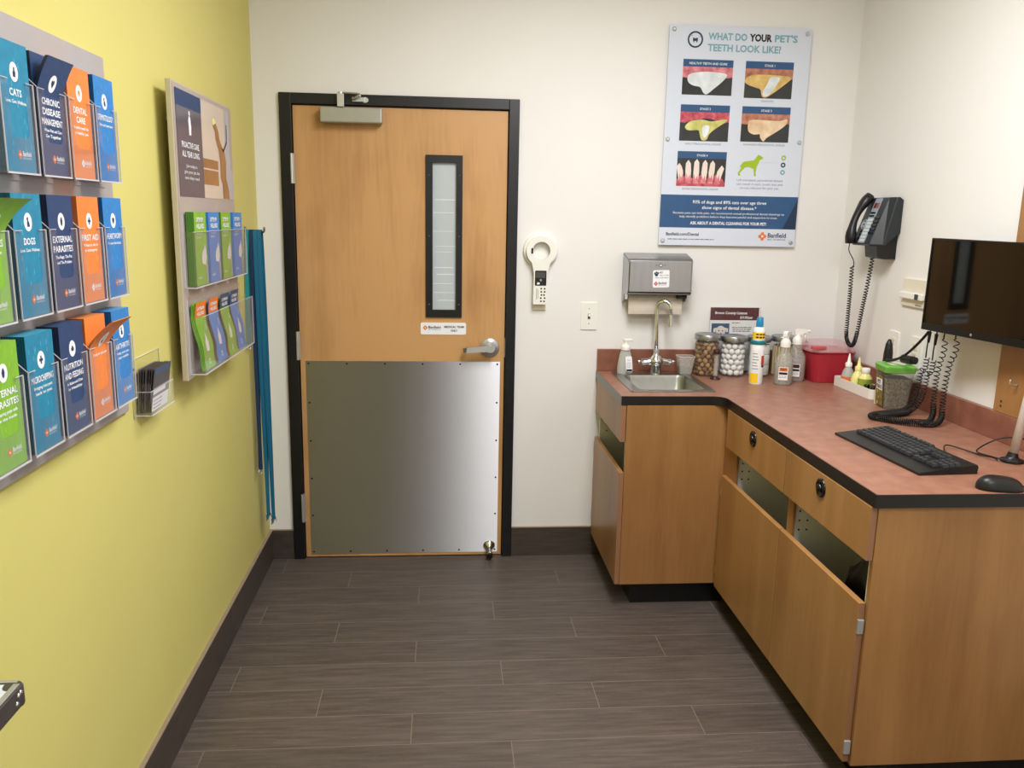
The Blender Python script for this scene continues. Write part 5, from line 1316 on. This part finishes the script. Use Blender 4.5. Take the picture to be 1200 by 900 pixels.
def sheet(mb, y, z0, x0, x1, color, wd=COLW, h=COLH, seg=1, lean=0.0):
    """one folded brochure: a slab whose spine sides show the paper edge"""
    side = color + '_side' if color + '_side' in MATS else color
    for i in range(seg):
        a = z0 + h * i / seg; b = z0 + h * (i + 1) / seg
        vs = [(x0, y, a), (x1, y, a), (x1, y + wd, a), (x0, y + wd, a), (x0, y, b), (x1, y, b), (x1, y + wd, b), (x0, y + wd, b)]
        mb.add(vs, [(1, 2, 6, 5)], color); mb.add(vs, [(0, 4, 7, 3)], 'paper_white')
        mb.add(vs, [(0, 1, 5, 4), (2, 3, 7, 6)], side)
        if i == seg - 1: mb.add(vs, [(4, 5, 6, 7)], color + '_fleck' if color + '_fleck' in MATS else color)
        if i == 0: mb.add(vs, [(0, 3, 2, 1)], side)
COLN = {'teal': 'teal', 'navy': 'navy', 'orange': 'orange', 'blue': 'bright blue', 'green': 'lime green'}
def brochure_stack(row, col, color, title, sub, glyph, label, n, bend=None, xfront=0.0545):
    y, z0 = CY[col], RZ[row] - 0.0012; x0 = 0.0135; th = (xfront - x0) / (n + 1)
    rn = ('bottom', 'middle', 'top')[row]
    grp = '%s brochures stacked in the %s row pocket' % (COLN[color], rn)
    back = None
    for k in range(n):                                  # the ones behind the front brochure
        xa = x0 + k * th
        if back is None:
            mb = MB(); sheet(mb, y, z0, xa, xa + th * 0.92, color)
            back = tag(mb.build('brochure', loc=(xa, y, z0)), 'plain %s brochure stacked behind front %s one, %s row of rack' % (COLN[color], COLN[color], rn), 'brochure', grp)
        else:
            o = back.copy(); COL.objects.link(o); o.location = (xa, y, z0); o['wloc'] = (xa, y, z0)
    xa = x0 + n * th; xb = xa + th * 0.92
    mb = MB(); sheet(mb, y, z0, xa, xb, color, seg=24 if bend else 1)
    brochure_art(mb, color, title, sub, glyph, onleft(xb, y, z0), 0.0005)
    if bend: mb.warp(lambda p: bend(p, y, z0))
    tag(mb.build('brochure', loc=(xa, y, z0)), label, 'brochure', grp)
def bend_right(amount, start, side=0.0, power=1.2):
    def f(p, y, z0):
        s = max(0.0, (p.z - z0 - start) / (COLH - start))
        return V((p.x + amount * s ** power, p.y + side * s * s, p.z - abs(amount) * 0.22 * s * s))
    return f
brochure_stack(2, 1, 'teal', ['CATS'], ['Love. Care. Wellness.'], 'cat', 'teal brochure with white cat circle, top row of rack', 6)
brochure_stack(2, 2, 'navy', ['CHRONIC', 'DISEASE', 'MANAGEMENT'], ['When Pets and Care', 'Go Together'], 'heart', 'navy brochure with three title lines leaning forward, top row', 5, bend_right(0.020, 0.150, 0.016, 1.0))
brochure_stack(2, 3, 'orange', ['DENTAL', 'CARE'], ['Healthy teeth for', 'a healthy pet'], 'tooth', 'orange brochure with tooth circle, top row of rack', 3)
brochure_stack(2, 4, 'blue', ['DERMATOLOGY'], ['Skin and coat care'], 'dog', 'bright blue brochure at right end of top rack row', 5)
brochure_stack(1, 0, 'green', ['ALLERGIES'], ['Relief for your pet'], 'dog', 'lime green brochure curling outward, middle row of rack', 5, bend_right(0.044, 0.153, 0.014, 1.2))
brochure_stack(1, 1, 'teal', ['DOGS'], ['Love. Care. Wellness.'], 'dog', 'teal brochure with white dog circle, middle row of rack', 7)
brochure_stack(1, 2, 'navy', ['EXTERNAL', 'PARASITES'], ['The Bugs, The Pet,', 'and The Problem'], 'bug', 'navy brochure with bug circle, middle row of rack', 6)
brochure_stack(1, 3, 'orange', ['FIRST AID'], ['What to do in', 'an emergency'], 'cross', 'orange brochure with two small text lines, middle row', 3)
brochure_stack(1, 4, 'blue', ['HEARTWORM'], ['Know the facts'], 'heart', 'bright blue brochure at right end of middle rack row', 4)
brochure_stack(0, 0, 'green', ['INTERNAL', 'PARASITES'], ['Keeping pets safe', 'on the inside'], 'bug', 'lime green brochure at left of bottom rack row', 6)
brochure_stack(0, 1, 'teal', ['MICROCHIPPING'], ['Bringing lost pets', 'back to you'], 'cross', 'teal brochure in bottom row between green and navy ones', 8)
brochure_stack(0, 2, 'navy', ['NUTRITION', 'AND FEEDING'], ['A Balanced Diet', 'is Healthy'], 'bowl', 'navy brochure in bottom row beside the curled orange one', 7)
brochure_stack(0, 3, 'orange', [], ['Caring for your pet'], 'cat', 'orange brochure curling outward in bottom row of rack', 7, bend_right(0.044, 0.153, 0.030, 1.15))
brochure_stack(0, 4, 'blue', ['ARTHRITIS'], ['Help your pet', 'stay mobile'], 'dog', 'bright blue brochure at right end of bottom rack row', 7)

# ------------------------------------------------------------------ left wall: poster board with two wide pockets
def board2():
    y0, y1, z0, z1, xb, xf = -1.252, -0.600, 1.096, 1.946, 0.034, 0.050
    t = thing('mounted_poster_board', 'cream-edged display board with poster and two clear pockets', 'display board', (0, -0.92, 1.5))
    mb = MB(); mb.box((xb, y0, z0), (xf, y1, z1), 'board_cream'); mb.rect(y0 + 0.006, z0 + 0.006, y1 - 0.006, z1 - 0.006, 'board_grey', onleft(xf, 0, 0), 0.0006); mb.build('panel', t, bevel=0.002)
    for y, z in ((-1.15, 1.85), (-0.70, 1.85), (-1.15, 1.20), (-0.70, 1.20)):
        mb = MB(); mb.cyl((0.0008, y, z), (xb, y, z), 0.010, 'satin', seg=14); mb.build('standoff', t)
    def pocket(za, zb, xfr):
        mb = MB(); a, b = y0 + 0.022, y1 + 0.012
        mb.box((xf + 0.001, a, za), (xf + 0.0025, b, zb + 0.05), 'acrylic_thin')
        mb.box((xfr - 0.0015, a, za), (xfr, b, zb), 'acrylic'); mb.box((xf + 0.001, a, za), (xfr, a + 0.0015, zb + 0.0), 'acrylic_thin'); mb.box((xf + 0.001, b - 0.0015, za), (xfr, b, zb), 'acrylic_thin')
        mb.box((xf + 0.001, a, za), (xfr, b, za + 0.002), 'acrylic'); p = mb.build('pocket', t)
        mb = MB(); mb.box((xfr - 0.001, a, za - 0.0015), (xfr + 0.001, b, za + 0.002), 'acrylic_edge'); mb.box((xf + 0.001, a - 0.001, za - 0.0015), (xfr + 0.001, a + 0.001, za + 0.002), 'acrylic_edge')
        mb.box((xfr - 0.001, a, zb - 0.0015), (xfr + 0.0005, b, zb), 'acrylic_edge'); mb.box((xf + 0.001, a - 0.001, za), (xf + 0.004, a + 0.002, zb + 0.05), 'acrylic_edge'); mb.box((xfr - 0.001, b - 0.002, za), (xfr + 0.001, b, zb), 'acrylic_edge')
        mb.build('pocket_edge', p)
    pocket(1.368, 1.530, 0.082); pocket(1.112, 1.285, 0.096)
    # poster
    M = onleft(xf + 0.0008, 0, 0); p0, p1, q0, q1 = -1.228, -0.607, 1.630, 1.928; mb = MB()
    sp = p0 + 0.250
    mb.rect(p0, q0, p1, q1, 'photo_cream', M, 0.0006); mb.rect(p0, q0, sp, q1, 'poster_slate', M, 0.001)
    mb.rect(p0, q1 - 0.045, sp, q1, 'navy', M, 0.0014)
    c = (p0 + sp) / 2
    mb.flat([(c - .010, q1 - .120), (c + .010, q1 - .120), (c + .014, q1 - .095), (c + .010, q1 - .072), (c + .004, q1 - .066), (c - .006, q1 - .066), (c - .013, q1 - .08), (c - .010, q1 - .1)], 'print_white', M, 0.0016)
    mb.disc(c, q1 - 0.058, 0.007, 'print_white', M, 0.0016)
    mb.text('PROACTIVE CARE,', c, q1 - 0.158, 0.017, 'print_white', M, 0.0016, 'C', 0.175, bold=0.02); mb.text('ALL YEAR LONG.', c, q1 - 0.184, 0.017, 'print_white', M, 0.0016, 'C', 0.175, bold=0.02)
    for i, s in enumerate(('Join today to', 'give your pet the', 'care they need.')): mb.text(s, c, q1 - 0.214 - i * 0.017, 0.010, 'print_white', M, 0.0016, 'C', 0.11 if i == 0 else 0.15)
    # photograph: bright room, brown bench, tall tan dog rearing up, window strip
    mb.rect(sp, 1.672, sp + 0.175, 1.752, 'photo_brown', M, 0.0012); mb.rect(sp, 1.718, sp + 0.190, 1.723, 'photo_cream', M, 0.0014)
    mb.rect(p1 - 0.095, q0, p1, q1, 'photo_grey', M, 0.0008); mb.rect(p1 - 0.030, 1.73, p1, q1, 'board_grey', M, 0.001)
    dg = [(sp + .13, 1.862), (sp + .165, 1.872), (sp + .195, 1.850), (sp + .205, 1.825), (sp + .235, 1.80), (sp + .262, 1.792), (sp + .278, 1.756), (sp + .272, 1.70), (sp + .300, 1.66), (sp + .305, 1.632), (sp + .225, 1.632), (sp + .222, 1.68), (sp + .200, 1.70), (sp + .205, 1.75), (sp + .190, 1.79), (sp + .160, 1.82), (sp + .155, 1.845)]
    mb.flat(dg, 'photo_brown', M, 0.0016); mb.disc(sp + 0.145, 1.874, 0.022, 'bottle_yellow', M, 0.0014, ry=0.012)
    mb.flat([(sp + .215, 1.80), (sp + .25, 1.785), (sp + .30, 1.82), (sp + .305, 1.88), (sp + .298, 1.88), (sp + .292, 1.824), (sp + .25, 1.794)], 'ink_black', M, 0.0018)
    tag(mb.build('care_poster', loc=(xf + 0.001, -0.92, 1.63)), 'slate and cream pet care poster on the display board', 'poster')
    # upper pocket: four upright brochures, each with more behind it
    specs = [('green', -1.204), ('lightblue', -1.052), ('green', -0.905), ('lightblue', -0.748)]
    names = ['leftmost lime green brochure in upper pocket of display board', 'blue brochure second from left in upper board pocket', 'lime green brochure third from left in upper board pocket', 'rightmost blue brochure in upper pocket of display board']
    for i, (cname, y) in enumerate(specs):
        nb = (4, 2, 2, 1)[i]; th = 0.0043
        wd = 0.122
        for k in range(nb + 1):
            xa = 0.0785 - 0.0048 * (nb + 1) + 0.0048 * k; mb = MB()
            sheet(mb, y, 1.3712, xa, xa + th, cname, wd, 0.215)
            if k < nb:
                tag(mb.build('brochure', loc=(xa, y, 1.371)), 'brochure hidden behind the %s' % names[i].split(' in ')[0], 'brochure', 'brochures behind the %s' % names[i].split(' in ')[0]); continue
            A = onleft(xa + th, y, 1.3712)
            mb.text('OPTIMUM', 0.018, 0.187, 0.013, 'print_white', A, 0.0005, 'L', 0.072, bold=0.03); mb.text('WELLNESS', 0.018, 0.168, 0.013, 'print_white', A, 0.0005, 'L', 0.080, bold=0.03)
            mb.text('for your pet', 0.018, 0.150, 0.008, 'print_white', A, 0.0005, 'L', 0.062); mb.text('all year', 0.018, 0.138, 0.008, 'print_white', A, 0.0005, 'L', 0.046)
            mb.flat([(0.062, 0.064), (0.098, 0.058), (0.110, 0.078), (0.106, 0.104), (0.096, 0.122), (0.088, 0.108), (0.070, 0.098), (0.060, 0.08)], 'fur_white', A, 0.0006)
            mb.flat([(0.096, 0.06), (0.118, 0.06), (0.118, 0.006), (0.104, 0.006)], 'board_grey', A, 0.0006)
            mb.text('Banfield', 0.034, 0.020, 0.008, 'print_white', A, 0.0005, 'C', 0.034)
            tag(mb.build('brochure', loc=(xa, y, 1.371)), names[i], 'brochure')
    # lower pocket: four slumped brochures with coloured heads
    specs = [('green', 'orange_head', -1.185, 'slumped green brochure with orange head, leftmost in lower pocket'), ('lightblue', 'orange_head', -1.040, 'slumped blue brochure with orange head in lower pocket'),
             ('green', 'slate', -0.900, 'slumped green brochure with navy head in lower pocket'), ('lightblue', 'slate', -0.770, 'slumped blue brochure with navy head, rightmost in lower pocket')]
    for i, (cname, head, y, lab) in enumerate(specs):
        h = 0.205
        def slump(p, y=y):
            s = (p.z - 1.1155) / h
            bx = 0.068 + 0.009 * math.sin(s * 5.6 + 0.4) + (0.013 * (1 - s / 0.22) ** 2 if s < 0.22 else 0)
            return V((bx + (p.x - 0.05), p.y + 0.010 * math.sin(s * 4.2), p.z - 0.004 * math.sin(s * 3)))
        if i in (0,):
            for k in range(3):
                mb = MB(); sheet(mb, y - 0.006 * (3 - k), 1.1155, 0.050, 0.0512, cname, 0.108, h - 0.004 * k, seg=12); mb.warp(slump); mb.warp(lambda p, k=k: V((p.x - 0.002 * (3 - k), p.y, p.z)))
                tag(mb.build('brochure', loc=(0.06, y, 1.1155)), 'green brochure tucked behind leftmost slumped one in lower pocket', 'brochure', 'green brochures behind the leftmost slumped one')
        mb = MB(); sheet(mb, y, 1.1155, 0.050, 0.0514, cname, 0.108, h, seg=14); A = onleft(0.0514, y, 1.1155)
        hd = 0.045
        for k in range(4): mb.rect(0, h - hd + hd * k / 4, 0.108, h - hd + hd * (k + 1) / 4, head, A, 0.0005)
        mb.text('OPTIMUM', 0.054, h - 0.024, 0.010, 'print_white', A, 0.0009, 'C', 0.072, bold=.03); mb.text('WELLNESS', 0.054, h - 0.039, 0.010, 'print_white', A, 0.0009, 'C', 0.072, bold=.03)
        mb.flat([(0.034, 0.056), (0.062, 0.054), (0.066, 0.080), (0.060, 0.104), (0.054, 0.110), (0.048, 0.095), (0.036, 0.084)], 'fur_white', A, 0.0005)
        mb.text('3', 0.086, 0.118, 0.020, 'print_white', A, 0.0005); mb.disc(0.054, 0.022, 0.009, 'print_white', A, 0.0005, inner=0.006)
        mb.warp(slump); tag(mb.build('brochure', loc=(0.06, y, 1.1155)), lab, 'brochure')
board2()
# ------------------------------------------------------------------ card holder
def cards():
    y0, y1, z0, z1 = -1.560, -1.345, 1.055, 1.210
    t = thing('card_holder', 'clear acrylic business card holder on the yellow wall', 'card holder', (0, -1.45, 1.06))
    mb = MB(); mb.box((-0.0004, y0, z0), (0.003, y1, z1), 'acrylic_thin'); mb.build('back_plate', t)
    mb = MB(); a, b = -1.556, -1.375; M = onleft(0.046, 0, 0)
    mb.prism([(a, 1.064), (b, 1.064), (b, 1.128), (a, 1.128)], -0.0016, 0, 'acrylic_thin', M); mb.box((0.003, a, 1.064), (0.046, b, 1.066), 'acrylic_thin'); mb.box((0.003, a, 1.064), (0.046, a + 0.0016, 1.150), 'acrylic_thin'); mb.box((0.003, b - 0.0016, 1.064), (0.046, b, 1.150), 'acrylic_thin')
    p = mb.build('pocket', t)
    mb = MB(); mb.tube([(0.0015, y0, z0), (0.0015, y0, z1), (0.0015, y1, z1), (0.0015, y1, z0)], 0.0013, 'offwhite_plastic', 4); mb.box((0.045, a, 1.0635), (0.0475, b, 1.066), 'acrylic_edge'); mb.box((0.003, a - 0.001, 1.0635), (0.047, a + 0.001, 1.066), 'acrylic_edge')
    mb.box((0.045, a, 1.127), (0.0468, b, 1.1285), 'acrylic_edge'); mb.box((0.003, a - 0.0005, 1.127), (0.046, a + 0.0008, 1.1285), 'acrylic_edge'); mb.build('edge', p)
    mb = MB(); mb.lathe([(0.004, 0), (0.003, 0.002)], 'brass_screw', onleft(0.003, y0 + 0.014, 1.185), 10); mb.build('screw', t)
    # the small cards fan forward at the top
    n = 7; 
    for k in range(n):
        x = 0.006 + 0.0045 * k; ln = 0.05 + 0.015 * k; wd = 0.130; y = -1.540 + (0.0 if k < 4 else 0.010)
        mb = MB(); M = frame((x, y, 1.0668), (0, 1, 0), (math.sin(ln), 0, math.cos(ln))); hh = 0.118
        mb.box((0, 0, 0), (wd, hh, 0.0016 if k < n - 1 else 0.002), 'card_dark' if k else 'card_grey', M)
        w = 0.0024
        if k == n - 1:
            mb.rect(0.002, 0.001, wd - 0.002, 0.040, 'paper_white', M, w); mb.rect(0.002, 0.042, wd - 0.002, 0.066, 'card_grey', M, w); mb.rect(0.002, 0.048, wd * .75, 0.060, 'paper_white', M, w + .0003)
            mb.lines(0.008, wd * 0.6, 0.028, 3, 0.010, 0.003, 'ink_grey', M, w + .0003, 4); mb.rect(0.002, 0.100, wd, hh - 0.002, 'slate', M, w)
            tag(mb.build('business_card', loc=(x, y, 1.067)), 'front grey and white card leaning out of the card holder', 'card')
        else:
            tag(mb.build('business_card', loc=(x, y, 1.067)), 'dark grey card packed behind the front card in the holder', 'card', 'cards packed in the card holder')
cards()
# ------------------------------------------------------------------ leashes on a hook
def leashes():
    yh, zh = -0.245, 1.510
    t = thing('wall_hook', 'small dark hook on yellow wall holding the teal leashes', 'hook', (0, yh, zh))
    mb = MB(); mb.box((0.0005, yh - 0.012, zh - 0.03), (0.004, yh + 0.012, zh + 0.02), 'steel_dark'); mb.build('hook_plate', t)
    mb = MB(); mb.tube(smooth_path([(0.003, yh, zh), (0.045, yh, zh - 0.002), (0.074, yh, zh + 0.0), (0.078, yh, zh + 0.02)], 5), 0.004, 'steel_dark', 8); mb.build('hook_arm', t)
    def strap(mb, pts, mt, w=0.0076, th=0.0022, up=(1, 0, 0)):
        P = smooth_path(pts, 6); vs = []; fs = []
        for i, p in enumerate(P):
            a = P[max(0, i - 1)]; b = P[min(len(P) - 1, i + 1)]; tn = (b - a).normalized()
            side = V(up); side = (side - tn * side.dot(tn)).normalized(); nn = tn.cross(side)
            for sx, sy in ((-1, -1), (1, -1), (1, 1), (-1, 1)): vs.append(p + side * w * sx + nn * th * 0.5 * sy)
        n = len(P)
        for i in range(n - 1):
            for k in range(4): fs.append((i * 4 + k, i * 4 + (k + 1) % 4, (i + 1) * 4 + (k + 1) % 4, (i + 1) * 4 + k))
        fs += [(3, 2, 1, 0), tuple((n - 1) * 4 + k for k in range(4))]; mb.add(vs, fs, mt)
    def leash(x, y, zb_, mt, label, wobble, clip, fray=False, wd=0.0076, up=(1, 0, 0)):
        l = thing('hanging_leash', label, 'leash', (x, y, zh), 'teal leashes hanging on the hook')
        mb = MB(); top = V((x, yh, zh + 0.0075))
        a = [top + V((0, -0.030, -0.20)), top + V((0, -0.022, -0.05)), top + V((0, -0.010, -0.004)), top, top + V((0, 0.012, -0.005)), top + V((0, 0.024, -0.05)), top + V((0, 0.030, -0.20))]
        bot = V((x, y, zb_))
        L = [bot + V((0.002 + wobble, -0.012, 0)), bot.lerp(top, 0.35) + V((wobble, -0.020, 0)), bot.lerp(top, 0.7) + V((0, -0.026, 0))] + a[1:6] + [bot.lerp(top, 0.7) + V((0, 0.028, 0)), bot.lerp(top, 0.35) + V((-wobble, 0.020, 0)), bot + V((-0.002 - wobble, 0.014, 0.0))]
        strap(mb, L, mt, wd, up=up); mb.build('strap', l)
        if clip:
            mb = MB(); c = bot + V((0.0, -0.012, -0.012)); mb.tube([c + V((0.010 * math.cos(q) * 0.5, 0.010 * math.cos(q), 0.010 * math.sin(q))) for q in [2 * math.pi * i / 14 for i in range(14)]], 0.0022, 'satin', 6, closed=True); mb.build('ring', l)
        if fray:
            mb = MB(); rg = random.Random(4)
            for k in range(16):
                s = bot + V((rg.uniform(-.008, .008), rg.uniform(-.016, .016), 0.004)); mb.tube([s, s + V((rg.uniform(-.002, .002), rg.uniform(-.014, .014), rg.uniform(-.028, -.008)))], 0.0012, mt, 4)
            mb.build('frayed_end', l)
    leash(0.0605, -0.205, 0.275, 'leash_blue', 'longest blue-teal leash with frayed ends near baseboard, outermost on the hook', 0.001, False, True)
    leash(0.0440, -0.225, 0.300, 'leash_blue', 'long blue-teal leash hanging just inside the longest one', 0.001, False, True)
    leash(0.0275, -0.265, 0.520, 'leash_dark', 'dark navy leash strap ending well above the baseboard', 0.002, True)
    leash(0.0110, -0.300, 1.06, 'leash_teal', 'short bright teal leash loop with metal ring, nearest the display board', 0.001, True)
leashes()
# ------------------------------------------------------------------ exam table at the lower left
def exam_table():
    z = 0.905; x1, y1 = 0.186, -2.552
    t = thing('exam_table', 'corner of a steel exam table with dark rim at lower left', 'table', (0.09, -3.0, 0))
    mb = MB(); mb.box((0.002, -3.40, z - 0.010), (x1 - 0.008, y1 - 0.006, z - 0.001), 'table_top'); mb.build('tabletop', t)
    mb = MB()
    mb.box((x1 - 0.008, -3.40, z - 0.030), (x1, y1 - 0.012, z), 'table_rim'); mb.box((0.002, y1 - 0.008, z - 0.030), (x1 - 0.012, y1, z), 'table_rim')
    mb.box((x1 - 0.013, -3.40, z), (x1 - 0.004, y1 - 0.010, z + 0.0016), 'satin'); mb.box((0.002, y1 - 0.006, z), (x1 - 0.01, y1, z + 0.0016), 'satin'); mb.build('rim', t, bevel=0.001)
    mb = MB(); mb.at([(0.013, -0.031), (0.014, -0.028), (0.014, -0.002), (0.012, 0.001)], 'table_rim', x1 - 0.013, y1 - 0.013, z, seg=20); c = mb.build('corner_cap', t)
    for dy, dz in ((-0.024, -0.010), (-0.030, -0.020), (-0.018, -0.008)):
        mb = MB(); mb.lathe([(0.004, 0), (0.003, 0.0015), (0, 0.002)], 'chrome', frame((x1 + 0.0002, y1 + dy, z + dz), (0, 1, 0), (0, 0, 1)), 10); mb.build('rivet', c)
    for y in (-2.62, -3.33):
        mb = MB(); mb.prism([(-0.0005, z - 0.031), (x1 - 0.05, z - 0.031), (-0.0005, z - 0.20)], -0.008, 0.008, 'table_rim', frame((0, y, 0), (1, 0, 0), (0, 0, 1))); mb.build('bracket', t)
exam_table()

# ------------------------------------------------------------------ light, world, camera
def area(x, y, z, sx, sy, power, col=(1, 0.985, 0.985)):
    l = bpy.data.lights.new('ceiling_panel', 'AREA'); l.shape = 'RECTANGLE'; l.size = sx; l.size_y = sy; l.energy = power; l.color = col
    o = bpy.data.objects.new('ceiling_panel', l); o.location = (x, y, z); COL.objects.link(o)
area(1.40, -1.70, HC - 0.02, 0.6, 1.2, 55)
area(1.40, -3.75, HC - 0.02, 0.6, 1.2, 38)
w = bpy.data.worlds.new('room'); bpy.context.scene.world = w; w.use_nodes = True
w.node_tree.nodes['Background'].inputs[0].default_value = (0.9, 0.92, 1, 1); w.node_tree.nodes['Background'].inputs[1].default_value = 0.05

cam = bpy.data.cameras.new('camera'); co = bpy.data.objects.new('camera', cam); COL.objects.link(co)
FPX = 970.933; pitch, yaw, roll = 0.19956, 0.08474, 0.01937
cam.sensor_fit = 'HORIZONTAL'; cam.sensor_width = 36; cam.lens = FPX * 36 / 1200; cam.clip_start = 0.02
cy, sy, cp, sp_, cr, sr = math.cos(yaw), math.sin(yaw), math.cos(pitch), math.sin(pitch), math.cos(roll), math.sin(roll)
fw = V((sy * cp, cy * cp, -sp_)); r0 = V((cy, -sy, 0)); u0 = r0.cross(fw); R = cr * r0 + sr * u0; U = -sr * r0 + cr * u0
co.matrix_world = Matrix(((R.x, U.x, -fw.x, 0.79911), (R.y, U.y, -fw.y, -3.71918), (R.z, U.z, -fw.z, 1.59125), (0, 0, 0, 1)))
sc = bpy.context.scene; sc.camera = co
sc.view_settings.view_transform = 'Standard'; sc.view_settings.look = 'None'; sc.view_settings.exposure = 0.0
sc.cycles.max_bounces = 10; sc.cycles.transparent_max_bounces = 24; sc.cycles.diffuse_bounces = 5; sc.cycles.use_denoising = True
sc.cycles.caustics_reflective = False; sc.cycles.caustics_refractive = False
for o in bpy.data.objects:
    if 'wloc' in o: del o['wloc']
